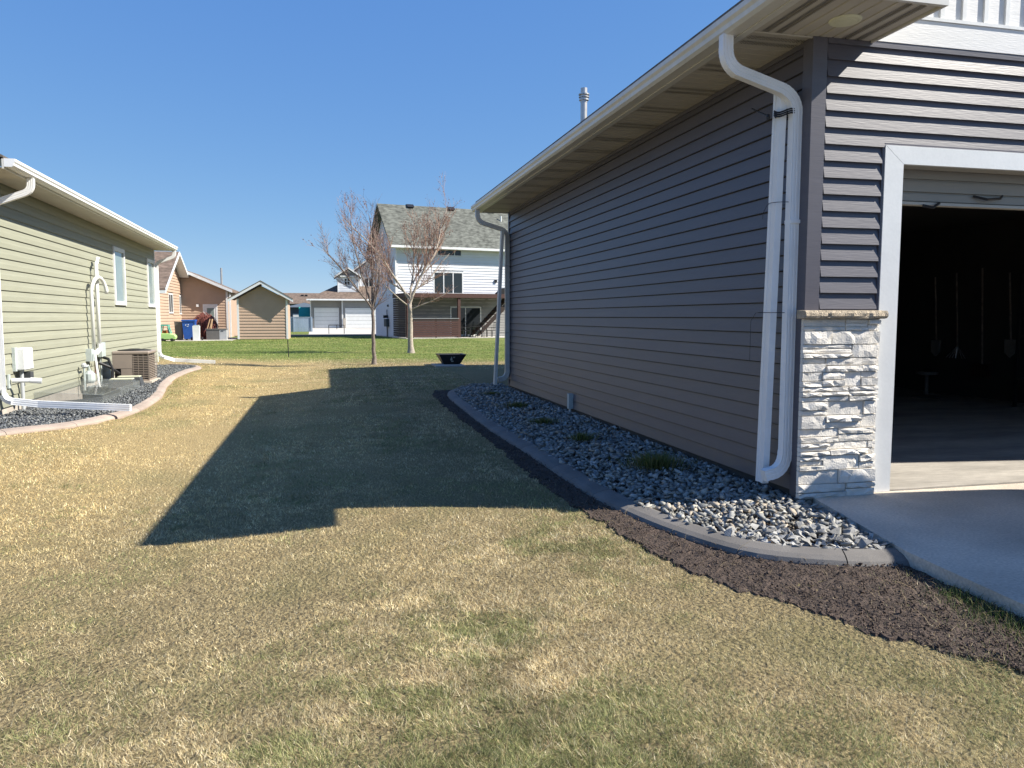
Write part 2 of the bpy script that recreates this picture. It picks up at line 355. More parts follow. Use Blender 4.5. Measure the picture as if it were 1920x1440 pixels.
# ---------------- ground ----------------
def ground():
    xs=np.unique(np.concatenate([np.linspace(-12,14,131),np.geomspace(14,900,30),-np.geomspace(12,900,30)])); ys=np.unique(np.concatenate([np.linspace(-15,0,16),np.linspace(0,34,171),np.geomspace(34,1200,36)]))
    X,Y=np.meshgrid(xs,ys); Z=gz(X,Y)+ (fbm(X,Y,.9,3)-.5)*.02*(Y<30)
    ibed=inpoly(X,Y,RBED)|inpoly(X,Y,LBED); Z=np.where(ibed,-.20,Z); Z=np.where(inpoly(X,Y,[LF(1.15,-.4,0)[:2],LF(4.4,-.4,0)[:2],LF(4.4,1.12,0)[:2],LF(1.15,1.12,0)[:2]]),-.95,Z)
    idr=inpoly(X,Y,DRIVE)|((X>WX)&(X<12)&(Y>FY)&(Y<14)); Z=np.where(idr,-.25,Z)
    nx=len(xs); V=np.stack([X,Y,Z],-1).reshape(-1,3)
    I=np.arange(len(ys)-1)[:,None]*nx+np.arange(nx-1)[None,:]; Fc=np.stack([I,I+1,I+nx+1,I+nx],-1).reshape(-1,4)
    me=bpy.data.meshes.new('lawn'); me.from_pydata(V.tolist(),[],Fc.tolist()); 
    m=bpy.data.materials.new('lawn'); m.use_nodes=True; t=m.node_tree; N=t.nodes; L=t.links; b=N['Principled BSDF']; b.inputs['Roughness'].default_value=.95; b.inputs['Specular IOR Level'].default_value=.1
    g=N.new('ShaderNodeNewGeometry'); 
    def noise(sc,det=5,st=(1,1,1)):
        mp=N.new('ShaderNodeMapping'); mp.inputs['Scale'].default_value=st; L.new(g.outputs['Position'],mp.inputs[0])
        n=N.new('ShaderNodeTexNoise'); n.inputs['Scale'].default_value=sc; n.inputs['Detail'].default_value=det; L.new(mp.outputs[0],n.inputs[0]); return n.outputs[0]
    def ramp(src,a,c1,bb,c2):
        r=N.new('ShaderNodeValToRGB'); r.color_ramp.elements[0].position=a; r.color_ramp.elements[0].color=(*c1,1); r.color_ramp.elements[1].position=bb; r.color_ramp.elements[1].color=(*c2,1); L.new(src,r.inputs[0]); return r.outputs[0]
    def mix(f,a,c,op='MIX'):
        x=N.new('ShaderNodeMix'); x.data_type='RGBA'; x.blend_type=op
        if isinstance(f,(int,float)): x.inputs[0].default_value=f
        else: L.new(f,x.inputs[0])
        L.new(a,x.inputs[6]); L.new(c,x.inputs[7]); return x.outputs[2]
    straw=ramp(noise(60,6),.3,(.085,.066,.038),.7,(.31,.25,.135)); grn=ramp(noise(70,6),.3,(.06,.055,.028),.7,(.20,.19,.085))
    msk=ramp(noise(1.6,6),.48,(0,0,0),.75,(.7,.7,.7)); near=mix(msk,straw,grn); thick=ramp(noise(60,6),.3,(.22,.165,.08),.7,(.47,.36,.18)); thickg=ramp(noise(55,6),.3,(.13,.12,.055),.7,(.30,.27,.13))
    msk2=ramp(noise(.7,5),.52,(0,0,0),.72,(.8,.8,.8))
    fg=ramp(noise(22,6,(1,.35,1)),.3,(.08,.115,.028),.72,(.19,.235,.065)); fy=ramp(noise(.35,5,(1,2.2,1)),.46,(0,0,0),.7,(.75,.75,.75))
    yl=ramp(noise(30,5),.3,(.22,.20,.07),.7,(.34,.32,.13)); far=mix(fy,fg,yl)
    sp=N.new('ShaderNodeSeparateXYZ'); L.new(g.outputs['Position'],sp.inputs[0])
    my=N.new('ShaderNodeMapRange'); my.interpolation_type='SMOOTHSTEP'; my.inputs[1].default_value=3.5; my.inputs[2].default_value=9.5; L.new(sp.outputs[1],my.inputs[0])
    mxx=N.new('ShaderNodeMapRange'); mxx.interpolation_type='SMOOTHSTEP'; mxx.inputs[1].default_value=-.6; mxx.inputs[2].default_value=1.6; mxx.inputs[3].default_value=1; mxx.inputs[4].default_value=.35; L.new(sp.outputs[0],mxx.inputs[0])
    mm=N.new('ShaderNodeMath'); mm.operation='MULTIPLY'; L.new(my.outputs[0],mm.inputs[0]); L.new(mxx.outputs[0],mm.inputs[1])
    near=mix(mm.outputs[0],near,mix(msk2,thick,thickg))
    a=N.new('ShaderNodeMath'); a.operation='MULTIPLY_ADD'; a.inputs[1].default_value=.42; L.new(sp.outputs[0],a.inputs[0]); L.new(sp.outputs[1],a.inputs[2])
    n3=noise(.8,4); a2=N.new('ShaderNodeMath'); a2.operation='MULTIPLY_ADD'; a2.inputs[1].default_value=3.; L.new(n3,a2.inputs[0]); L.new(a.outputs[0],a2.inputs[2])
    mr=N.new('ShaderNodeMapRange'); mr.inputs[1].default_value=26.3; mr.inputs[2].default_value=29.2; L.new(a2.outputs[0],mr.inputs[0])
    c=mix(mr.outputs[0],near,far); L.new(c,b.inputs['Base Color'])
    bp=N.new('ShaderNodeBump'); bp.inputs['Distance'].default_value=.05; bp.inputs['Strength'].default_value=.7; L.new(noise(45,5),bp.inputs['Height']); L.new(bp.outputs[0],b.inputs['Normal'])
    me.materials.append(m); me.polygons.foreach_set('use_smooth',[True]*len(me.polygons))
    o=bpy.data.objects.new('lawn',me); COL.objects.link(o); tag(o,kind='structure')
ground()
def slab(name,poly,z0,z1,m,kind='structure',parent=None):
    o=MB().prism([(x,y,z0) for x,y in poly],(0,0,z1-z0)).build(name,m,parent,kind=kind if parent is None else None); return o
# driveway as slab bays with recessed joints
dj=[(4.80,3.38),(3.51,3.09),(2.71,3.03),(1.9,3.01)]
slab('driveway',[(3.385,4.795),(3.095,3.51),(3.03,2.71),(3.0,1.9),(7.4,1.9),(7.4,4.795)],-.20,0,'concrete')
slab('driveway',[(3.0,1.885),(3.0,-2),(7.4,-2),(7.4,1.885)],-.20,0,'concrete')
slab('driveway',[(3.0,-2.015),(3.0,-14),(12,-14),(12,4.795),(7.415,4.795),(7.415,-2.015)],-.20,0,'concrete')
# soil along the curb of the right bed
SOIL=[(2.02,14.7),(1.85,13.6),(1.82,11.5),(1.80,9.5),(1.80,8.0),(1.76,6.8),(1.77,5.6),(1.80,5.1),(1.87,4.4),(1.96,3.85),(2.07,3.47),(2.20,3.2),(2.32,2.85),(2.45,2.62),(2.52,2.42),(2.62,2.25),(2.8,1.95),(3.03,1.7)]
SOILP=SOIL+[(3.06,3.5),(2.78,3.64),(2.45,3.92),(2.27,4.45),(2.15,5.1),(2.12,5.85),(2.13,8.2),(2.1,9.8),(2.14,11.5),(2.26,13.1),(2.45,14.3),(2.75,14.6)]
def soil():
    xs=np.arange(1.4,3.12,.022); ys=np.arange(1.6,14.9,.03); X,Y=np.meshgrid(xs,ys)
    wob=(fbm(X,Y,6,11,5)-.5)*.14
    ins=inpoly(X+wob,Y+wob*.6,SOILP)
    Z=gz(X,Y)+.012+(fbm(X,Y,22,5,4)-.5)*.028; Z=np.where(ins,Z,gz(X,Y)-.05)
    nx=len(xs); k=ins; V=np.stack([X,Y,Z],-1).reshape(-1,3)
    I=np.arange(len(ys)-1)[:,None]*nx+np.arange(nx-1)[None,:]; q=(k[:-1,:-1]|k[1:,:-1]|k[:-1,1:]|k[1:,1:])
    Fc=np.stack([I,I+1,I+nx+1,I+nx],-1)[q]
    me=bpy.data.meshes.new('soil_strip'); me.from_pydata(V.tolist(),[],Fc.tolist()); bm=bmesh.new(); bm.from_mesh(me); bmesh.ops.delete(bm,geom=[v for v in bm.verts if not v.link_faces],context='VERTS'); bm.to_mesh(me); bm.free()
    me.materials.append(M['soil']); o=bpy.data.objects.new('soil_strip',me); COL.objects.link(o); tag(o,kind='structure')
soil()
# ---------------- rock beds ----------------
def rockmeshes(n,npts,seed):
    out=[]; r=random.Random(seed)
    for i in range(n):
        bm=bmesh.new()
        sx,sy,sz=r.uniform(.9,1.4),r.uniform(.6,1.0),r.uniform(.38,.7)
        for k in range(npts):
            v=Vector((r.gauss(0,1),r.gauss(0,1),r.gauss(0,1))).normalized()*r.uniform(.75,1.15); bm.verts.new((v.x*sx*.5,v.y*sy*.5,v.z*sz*.5))
        res=bmesh.ops.convex_hull(bm,input=list(bm.verts)); bmesh.ops.delete(bm,geom=[v for v in bm.verts if not v.link_faces],context='VERTS')
        bm.verts.index_update(); out.append((np.array([v.co[:] for v in bm.verts]),np.array([[v.index for v in f.verts] for f in bm.faces])))
        bm.free()
    return out
def rotm(rx,ry,rz):
    return (Matrix.Rotation(rz,3,'Z')@Matrix.Rotation(ry,3,'Y')@Matrix.Rotation(rx,3,'X'))
def stuffmesh(name,verts,faces,cols,m,parent=None,kind='stuff',label=None,cat=None):
    me=bpy.data.meshes.new(name); nv=len(verts); nf=len(faces)
    me.vertices.add(nv); me.vertices.foreach_set('co',verts.astype(np.float32).ravel())
    me.loops.add(nf*3); me.loops.foreach_set('vertex_index',faces.astype(np.int32).ravel())
    me.polygons.add(nf); me.polygons.foreach_set('loop_start',np.arange(nf,dtype=np.int32)*3)
    me.update(calc_edges=True); me.validate()
    a=me.attributes.new('col','FLOAT_COLOR','POINT'); c=np.ones((nv,4),np.float32); c[:,:3]=cols; a.data.foreach_set('color',c.ravel())
    me.materials.append(M[m]); o=bpy.data.objects.new(name,me); COL.objects.link(o)
    if parent is not None: o.parent=parent; o.location=-ORG[parent.name]
    return tag(o,label,cat,None,kind)
def rockbed(poly,size,dens,zt,root,nobj,npts,seed,cols,avoid=()):
    r=np.random.default_rng(seed); P=np.array(poly); x0,y0=P.min(0); x1,y1=P.max(0)
    n=int(dens*(x1-x0)*(y1-y0)); x=r.uniform(x0,x1,n); y=r.uniform(y0,y1,n); k=inpoly(x,y,poly)
    for a in avoid: k&=~inpoly(x,y,a)
    x=x[k];y=y[k]; n=len(x); sz=size*r.uniform(.55,1.35,n)*(1+.35*(r.random(n)>.9))
    z=zt(x,y)+r.uniform(-.8,.35,n)*size*.7
    d=np.hypot(x,y); vis=d-z*3; order=np.argsort(vis)
    RM=rockmeshes(14,npts,seed)
    meshes=[]
    if nobj:
        for i,(v,f) in enumerate(RM):
            me=bpy.data.meshes.new('rock'); me.from_pydata(v.tolist(),[],f.tolist()); me.materials.append(M['rock']); meshes.append(me)
    VV=[];FF=[];CC=[];off=0
    for c,i in enumerate(order):
        e=(r.uniform(-.7,.7),r.uniform(-.7,.7),r.uniform(0,6.28)); t=r.integers(14)
        if c<nobj:
            o=bpy.data.objects.new('rock',meshes[t]); COL.objects.link(o); o.parent=root; o.location=Vector((x[i],y[i],z[i]))-ORG[root.name]; o.rotation_euler=e; o.scale=(sz[i],)*3; continue
        v,f=RM[t]; R=np.array(rotm(*e)); VV.append((v*sz[i])@R.T+np.array([x[i],y[i],z[i]])); FF.append(f+off); off+=len(v)
        b=cols[r.integers(len(cols))]; CC.append(np.tile(np.array(b)*r.uniform(.65,1.35),(len(v),1)))
    stuffmesh('small_rocks',np.concatenate(VV),np.concatenate(FF),np.concatenate(CC),'rock_attr',root)
rb=thing('rock_bed',(2.7,8,-.13),'bed of crushed blue grey rock between the curb and the dark grey siding','rock bed')
def zr(x,y): return -.078+.045*smooth01((x-2.15)/.8)+.022*(1-smooth01((y-4)/1.5))+(fbm(x,y,2,21)-.5)*.04
RB2=[(p.x+.04,p.y+.03) for p in RC[:-1]]+[(3.10,3.62),(3.34,4.74),(WX+.02,4.76),(WX+.02,WY1)]
rockbed(RB2,.064,1050,zr,rb,300,9,5,[(.30,.295,.275),(.24,.24,.23),(.34,.33,.30),(.19,.195,.19),(.35,.30,.24)])
MB().prism([(x,y,-.16) for x,y in RB2],(0,0,.05)).build('bed_base','soil',rb)
lb=thing('rock_bed',(-3.9,16,-.13),'bed of small dark slate chips between the pink curb and the sage green siding','rock bed')
def zl(x,y): return -.10+(fbm(x,y,2,31)-.5)*.03
LB2=[(p.x-.05,p.y) for p in LC]+[LF(12.0,0,0)[:2],LF(4.16,0,0)[:2],LF(4.0,.55,0)[:2],LF(3.45,.85,0)[:2],LF(2.78,.95,0)[:2],LF(2.1,.85,0)[:2],LF(1.5,.55,0)[:2],LF(1.4,0,0)[:2],LF(-3.4,0,0)[:2]]
rockbed(LB2,.042,1100,zl,lb,0,8,6,[(.10,.11,.12),(.14,.15,.155),(.08,.085,.095),(.20,.205,.20)])
MB().prism([(x,y,-.19) for x,y in LB2],(0,0,.05)).build('bed_base','dark_base',lb)
# ---------------- grass ----------------
def blades(name,x,y,z,h,wd,lean,cols,three,parent=None,label=None,cat=None,seed=1,adir=None):
    r=np.random.default_rng(seed); n=len(x); a=r.uniform(0,6.2832,n) if adir is None else adir; b=r.uniform(0,6.2832,n)
    dx=np.cos(a);dy=np.sin(a); wx=np.cos(b)*wd/2; wy=np.sin(b)*wd/2
    lx=dx*h*np.sin(lean); ly=dy*h*np.sin(lean); hz=h*np.cos(lean)
    base=np.stack([x,y,z],-1)
    if three:
        p0=base-np.stack([wx,wy,0*x],-1); p1=base+np.stack([wx,wy,0*x],-1)
        mid=base+np.stack([lx*.4,ly*.4,hz*.62],-1); p2=mid-np.stack([wx,wy,0*x],-1)*.8; p3=mid+np.stack([wx,wy,0*x],-1)*.8
        p4=base+np.stack([lx,ly,hz*(.9)],-1)
        V=np.stack([p0,p1,p2,p3,p4],1).reshape(-1,3); I=np.arange(n)[:,None]*5
        Fc=np.concatenate([I+np.array([[0,1,3]]),I+np.array([[0,3,2]]),I+np.array([[2,3,4]])]); C=np.repeat(cols,5,0).reshape(n,5,3)*np.array([.55,.55,.95,.95,1.1])[None,:,None]; C=C.reshape(-1,3)
    else:
        p0=base-np.stack([wx,wy,0*x],-1); p1=base+np.stack([wx,wy,0*x],-1); p4=base+np.stack([lx,ly,hz],-1)
        V=np.stack([p0,p1,p4],1).reshape(-1,3); I=np.arange(n)[:,None]*3; Fc=I+np.array([[0,1,2]]); C=(np.repeat(cols,3,0).reshape(n,3,3)*np.array([.75,.75,1.1])[None,:,None]).reshape(-1,3)
    return V,Fc,C
def lawncol(x,y,r):
    n=len(x)
    g=fbm(x,y,1.1,41,4); g2=fbm(x,y,5,47,3); st=fbm(x*2.2,y*.16,1.0,53,2)
    gold=smooth01((-x+.4+ (st-.5)*3)/2.0)*smooth01((y-2.6)/2.6)
    pg=np.clip((g-.46)*3.0+(g2-.5)*2.2-gold*1.0+.40,0.04,.88)
    # green verge along the left curb
    Q=np.array([(p.x,p.y) for p in resample(LC,.25)]); k=np.where((x<-1.8)&(y>10.8)&(y<24))[0]
    for c0 in range(0,len(k),60000):
        ii=k[c0:c0+60000]; d=np.sqrt(((x[ii,None]-Q[None,:,0])**2+(y[ii,None]-Q[None,:,1])**2).min(1)); pg[ii]=np.maximum(pg[ii],.92*smooth01((.62-d+.25*(g2[ii]-.5))/.3)*smooth01((y[ii]-11)/1.5))
    u=r.random(n); isg=u<pg
    straw=np.array([[.68,.58,.36],[.62,.50,.28],[.50,.38,.20],[.78,.70,.50],[.22,.16,.09]]); grn=np.array([[.20,.225,.085],[.29,.30,.125],[.12,.145,.055],[.40,.37,.19]])
    c=np.where(isg[:,None],grn[r.integers(0,4,n)],straw[r.choice(5,n,p=[.3,.27,.18,.13,.12])])
    c=c*(1+gold[:,None]*np.array([.04,.0,-.12])*(~isg)[:,None])
    far=y+.42*x+3*fbm(x,y,.8,61)-1.5
    f=smooth01((far-25.3)/2.4)
    fgc=np.array([[.135,.20,.035],[.20,.27,.06],[.10,.155,.03],[.30,.30,.10]]); yel=smooth01((fbm(x,y*2,.35,71)-.42)*4)*.5
    yl=np.array([[.36,.34,.14],[.30,.29,.10]])
    fc=np.where((r.random(n)<yel)[:,None],yl[r.integers(0,2,n)],fgc[r.choice(4,n,p=[.35,.35,.2,.1])])
    c=np.where((r.random(n)<f)[:,None],fc,c)
    return c*r.uniform(.62,1.38,(n,1))*(.30+.75*fbm(x,y,2.5,81)+.95*fbm(x,y,11,83,2)+.18*gold+.09*np.sin(x*9.5+.4*np.sin(y*.5))*smooth01((y-2.5)/4)*(~(f>.5)))[:,None], pg
def grass():
    r=np.random.default_rng(3); N=2150000; q=-.16
    u=r.random(N); r0,r1=1.25,58
    rr=(r0**q+u*(r1**q-r0**q))**(1/q); th=YAW+r.uniform(-.80,.72,N)
    x=rr*np.sin(th); y=rr*np.cos(th)
    keep=(x<9)&(x>-14)
    keep&=~inpoly(x,y,RBED)&~inpoly(x,y,LBED)&~inpoly(x,y,DRIVE)
    keep&=~((x>WX-.1)&(y>FY)&(y<20.5)); keep&=~((x<-4.3)&(y>6)&(y<24.4))
    # not on curb tops
    for P,wd in ((RC,.12),(LC,.13)):
        Q=np.array([(p.x,p.y) for p in resample(P,.12)]); m=keep&(rr<28)
        idx=np.where(m)[0]; near=idx[(x[idx]>Q[:,0].min()-.2)&(x[idx]<Q[:,0].max()+.2)&(y[idx]>Q[:,1].min()-.2)&(y[idx]<Q[:,1].max()+.2)]
        for c0 in range(0,len(near),50000):
            ii=near[c0:c0+50000]; d=((x[ii,None]-Q[None,:,0])**2+(y[ii,None]-Q[None,:,1])**2).min(1); keep[ii[d<wd*wd]]=False
    wob=(fbm(x,y,6,11,5)-.5)*.14
    ins=inpoly(x+wob+r.normal(0,.085,N),y+wob*.6+r.normal(0,.085,N),SOILP); keep&=~(ins&(r.random(N)>.045*(1+3*(x>2.6))))
    keep&=~((x>3.0)&(x<3.92)&(y>21.2)&(y<22.75))
    keep&=(r.random(N)>.7*smooth01((fbm(x,y,9,91,2)-.56)*6))
    x=x[keep];y=y[keep];rr=rr[keep]
    cols,pg=lawncol(x,y,r); z=gz(x,y)-.004; n=len(x)
    fargreen=(y+.42*x>26)
    h=r.uniform(.011,.033,n)*(1+.25*pg)*np.where(fargreen,1.2,1)*(1+.012*rr); wd=np.maximum(.0020,.00055*rr+.0004)*r.uniform(.7,1.4,n); lean=np.clip(r.normal(1.0,.34,n),0,1.5); ad=fbm(x,y,5,101,3)*16+r.normal(0,1.5,n)
    # taller green fringe beside the driveway
    fr=(x>2.5)&(y<3.4); h=np.where(fr,h*1.5,h)
    nr=rr<2.2
    V1,F1,C1=blades('',x[nr],y[nr],z[nr],h[nr],wd[nr],lean[nr],cols[nr],True,seed=5,adir=ad[nr]); V2,F2,C2=blades('',x[~nr],y[~nr],z[~nr],h[~nr],wd[~nr],lean[~nr],cols[~nr],False,seed=6,adir=ad[~nr])
    print('blades',nr.sum(),(~nr).sum())
    stuffmesh('lawn_grass',np.concatenate([V1,V2]),np.concatenate([F1,F2+len(V1)]),np.concatenate([C1,C2]),'grass_attr',label='short dormant straw and olive lawn grass between the houses turning green beyond',cat='grass')
grass()
def fringe():   # longer dark green grass beside the driveway edge, and loose straw on the soil
    r=np.random.default_rng(9); n=3600; y=r.uniform(1.3,3.1,n); ex=np.interp(y,[1.2,2.71,3.51],[3.0,3.03,3.09]); x=ex-.03-np.abs(r.normal(0,.10,n))*np.interp(y,[1.3,3.2],[1.9,.8])
    c=np.array([[.06,.10,.03],[.10,.14,.045],[.30,.25,.13],[.045,.075,.02]])[r.choice(4,n,p=[.35,.3,.15,.2])]*r.uniform(.7,1.3,(n,1))
    V1,F1,C1=blades('',x,y,gz(x,y),r.uniform(.03,.085,n),np.full(n,.0028),np.clip(r.normal(.6,.35,n),0,1.4),c,True,seed=10)
    n=500; y=r.uniform(2.2,5.4,n); x=r.uniform(1.7,3.0,n); k=inpoly(x,y,SOILP); x=x[k];y=y[k];n=len(x)
    c=np.array([[.5,.4,.24],[.38,.28,.16]])[r.integers(0,2,n)]
    V2,F2,C2=blades('',x,y,gz(x,y)+.03,r.uniform(.04,.10,n),np.full(n,.0018),np.clip(r.normal(1.3,.15,n),0,1.5),c,True,seed=12)
    stuffmesh('long_grass',np.concatenate([V1,V2]),np.concatenate([F1,F2+len(V1)]),np.concatenate([C1,C2]),'grass_attr',label='ragged dark green grass fringe along the shaded driveway edge',cat='grass')
    # soil crumbs
    RM=rockmeshes(8,8,77); VV=[];FF=[];CC=[];off=0
    xx=r.uniform(1.6,3.05,26000); yy=2.0+12.5*r.random(26000)**2.2; k=inpoly(xx,yy,SOILP)
    for a,b in zip(xx[k],yy[k]):
        v,f=RM[r.integers(8)]; s=r.uniform(.006,.017)*(1.8 if r.random()>.96 else 1); R=np.array(rotm(*r.uniform(0,6,3)))
        VV.append((v*s)@R.T+np.array([a,b,gzf(a,b)+.02+.003*r.random()])); FF.append(f+off); off+=len(v); CC.append(np.tile(np.array((.070,.050,.040))*r.uniform(.5,1.5),(len(v),1)))
    stuffmesh('soil_crumbs',np.concatenate(VV),np.concatenate(FF),np.concatenate(CC),'soil_attr',label='loose dark soil crumbs along the outside of the grey curb',cat='soil')
fringe()
def weed(x,y,rad,n,lab,seed,hh=.12):
    r=np.random.default_rng(seed); a=r.uniform(0,6.28,n); d=rad*np.abs(r.normal(0,.5,n)); px=x+d*np.cos(a)*1.25; py=y+d*np.sin(a)*1.1
    c=np.array([[.13,.16,.04],[.19,.21,.06],[.24,.21,.10],[.08,.11,.03]])[r.integers(0,4,n)]
    V,Fc,C=blades('',px-x,py-y,np.zeros(n)-.02,r.uniform(.4,1,n)*hh,np.full(n,.005),np.clip(r.normal(.5,.3,n),0,1.3),c,True,seed=seed)
    root=thing('weed_tuft',(x,y,0),lab,'weed')
    stuffmesh('blades',V+np.array([x,y,0]),Fc,C,'grass_attr',root)

weed(2.80,6.15,.20,900,'largest green weed tuft in the rock bed, nearest the lit rocks',1,.17)
weed(2.66,7.75,.13,450,'olive weed tuft in the rock bed, second nearest to the camera',2,.10)
weed(2.62,9.1,.17,500,'flat green weed patch in the rock bed below the small wall outlet',3,.09)
weed(2.72,10.9,.22,500,'wide green weed patch in the rock bed beyond the wall outlet',4,.09)
weed(2.75,12.7,.20,350,'farthest faint weed patch in the rock bed near the far downspout',5,.07)
# ---------------- the dark grey house ----------------
GH=thing('garage_house',(WX,FY,-.1),'dark grey lap sided house with open garage, white trim and pale stone pier','house')
side=frame((WX,WY1,0),(0,-1,0))     # s from far corner towards camera; off = -X
side_n=side.n
front=frame((WX,FY,0),(1,0,0))      # off = -Y
L_side=WY1-FY
def wallbox(name,a,b,m,p): return MB().box(a,b).build(name,m,p)
wallbox('wall',(WX+.002,FY+.11,-.05),(WX+.12,WY1-.002,SZ+.1),'interior',GH)
wallbox('foundation',(WX+.012,FY+.0,-.25),(WX+.13,WY1-.01,.03),'foundation',GH)
siding(side,.05,L_side-.09,.03,SZ-.03,.1143,.019,'grey_vinyl',GH,holes=[(3.72,3.80,.02,.16)],splits=True,prof=LAP)
# front siding : left of the door and above it
siding(front,.095,.56,1.345,2.375,.1143,.028,'grey_vinyl',GH,prof=FLAT)
siding(front,.095,8.0,2.488,3.17,.1143,.028,'grey_vinyl',GH,splits=True,prof=FLAT)
siding(front,.095,.56,2.375,2.488,.1143,.028,'grey_vinyl',GH,prof=FLAT)
siding(front,5.75,6.9,0.0,2.49,.1143,.028,'grey_vinyl',GH,prof=FLAT)
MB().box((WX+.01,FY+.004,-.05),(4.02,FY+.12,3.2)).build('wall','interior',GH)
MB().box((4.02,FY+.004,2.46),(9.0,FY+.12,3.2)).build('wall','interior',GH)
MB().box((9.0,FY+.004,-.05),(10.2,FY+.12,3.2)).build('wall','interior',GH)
cp=MB().prism([(WX-.024,FY-.024,1.335),(WX+.088,FY-.024,1.335),(WX+.088,FY+.0,1.335),(WX+.0,FY+.0,1.335),(WX+.0,FY+.088,1.335),(WX-.024,FY+.088,1.335)],(0,0,SZ-1.335)); cp.build('corner_post','grey_vinyl',GH)
MB().prism([(WX-.024,FY-.004,-.02),(WX,FY-.004,-.02),(WX+.0,FY+.088,-.02),(WX-.024,FY+.088,-.02)],(0,0,1.354)).build('corner_post','grey_vinyl',GH)
MB().box((WX-.024,WY1-.05,.02),(WX+.08,WY1+.024,SZ-.02)).build('corner_post','grey_vinyl',GH)
MB().box((3.872,FY-.022,1.34),(3.888,FY,2.515)).build('channel','grey_vinyl',GH)
MB().box((3.888,FY-.024,2.503),(9.2,FY,2.518)).build('channel','grey_vinyl',GH)
MB().box((WX+.09,FY-.028,3.165),(10.1,FY,3.205)).build('channel','grey_vinyl',GH)
MB().box((WX+.09,FY-.02,1.337),(3.885,FY,1.352)).build('channel','grey_vinyl',GH)
MB().box((WX-.018,FY+.09,SZ-.035),(WX,WY1-.05,SZ-.002)).build('channel','grey_vinyl',GH)
# frieze and board and batten gable
MB().box((WX+.30,FY-.032,3.206),(10.1,FY-.002,3.375)).build('frieze_board','frieze',GH)
MB().box((WX+.30,FY-.042,3.377),(10.1,FY-.002,3.40)).build('frieze_cap','white_trim',GH)
RS=.6; EX=2.64; RXR=10.86; RIDGE=(EX+RXR)/2
def roofz(x): return 3.3+RS*(min(x,2*RIDGE-x)-EX)
MB().prism([(WX+.02,FY-.012,3.40),(10.1,FY-.012,3.40),(10.1,FY-.012,roofz(10.1)-.12),(RIDGE,FY-.012,roofz(RIDGE)-.12),(WX+.02,FY-.012,max(3.41,roofz(WX+.02)-.12))],(0,.012,0)).build('gable_panel','frieze',GH)
x=3.74; bt=None
while x<10:
    z1=roofz(x)-.14
    MB().box((x,FY-.028,3.402),(x+.035,FY-.013,z1)).build('batten','white_trim',GH); x+=.187
# garage door trim (mitred) and jambs
MB().prism([(3.89,FY-.03,0.002),(4.045,FY-.03,0.002),(4.045,FY-.03,2.375),(3.89,FY-.03,2.502)],(0,.03,0)).build('door_trim','white_trim',GH)
MB().prism([(3.892,FY-.03,2.5035),(4.046,FY-.03,2.3775),(8.85,FY-.03,2.3775),(9.0,FY-.03,2.5035)],(0,.03,0)).build('door_trim','white_trim',GH)
MB().prism([(8.852,FY-.03,0.002),(9.002,FY-.03,0.002),(9.002,FY-.03,2.50),(8.852,FY-.03,2.375)],(0,.03,0)).build('door_trim','white_trim',GH)
MB().box((4.0,FY+.0,0.001),(4.03,FY+.16,2.40)).build('jamb','door_panel',GH)
MB().box((8.86,FY+.0,0.001),(8.89,FY+.16,2.40)).build('jamb','door_panel',GH)
MB().box((4.03,FY+.0,2.385),(8.86,FY+.16,2.40)).build('jamb','door_panel',GH)
MB().box((4.0,FY+.125,2.36),(4.05,FY+.15,2.384)).build('weather_strip','door_panel',GH)
# opened sectional door hanging under the ceiling
gd=MB().box((4.04,FY+.235,2.155),(8.86,FY+.27,2.60)).build('overhead_door','door_panel',GH)
for (za,zb_) in ((2.165,2.215),(2.235,2.31),(2.33,2.40),(2.42,2.5)): MB().box((4.045,FY+.215,za),(8.85,FY+.236,zb_)).build('rib','door_panel',gd)
MB().box((4.04,FY+.205,2.135),(8.86,FY+.272,2.156)).build('bottom_rail','soffit',gd)
for k in range(4): MB().box((4.08,FY+.30+k*.62,2.60),(8.82,FY+.90+k*.62,2.64)).build('door_section','door_panel',gd)
MB().tube([(4.88,FY+.20,2.215),(4.98,FY+.17,2.19),(5.1,FY+.17,2.20),(5.15,FY+.20,2.225)],.010,6).build('handle','black_metal',gd)
MB().tube([(4.42,FY+.20,2.13),(4.48,FY+.16,2.11),(4.56,FY+.19,2.15)],.012,6).build('latch','black_metal',gd)
# interior
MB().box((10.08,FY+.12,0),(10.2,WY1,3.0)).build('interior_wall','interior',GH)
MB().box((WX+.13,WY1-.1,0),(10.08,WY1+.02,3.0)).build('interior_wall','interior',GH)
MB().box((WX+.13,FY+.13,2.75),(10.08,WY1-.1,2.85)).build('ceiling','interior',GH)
MB().box((WX+.11,FY-.02,-.2),(10.2,WY1-.02,0.012)).build('garage_floor','garage_floor',GH)
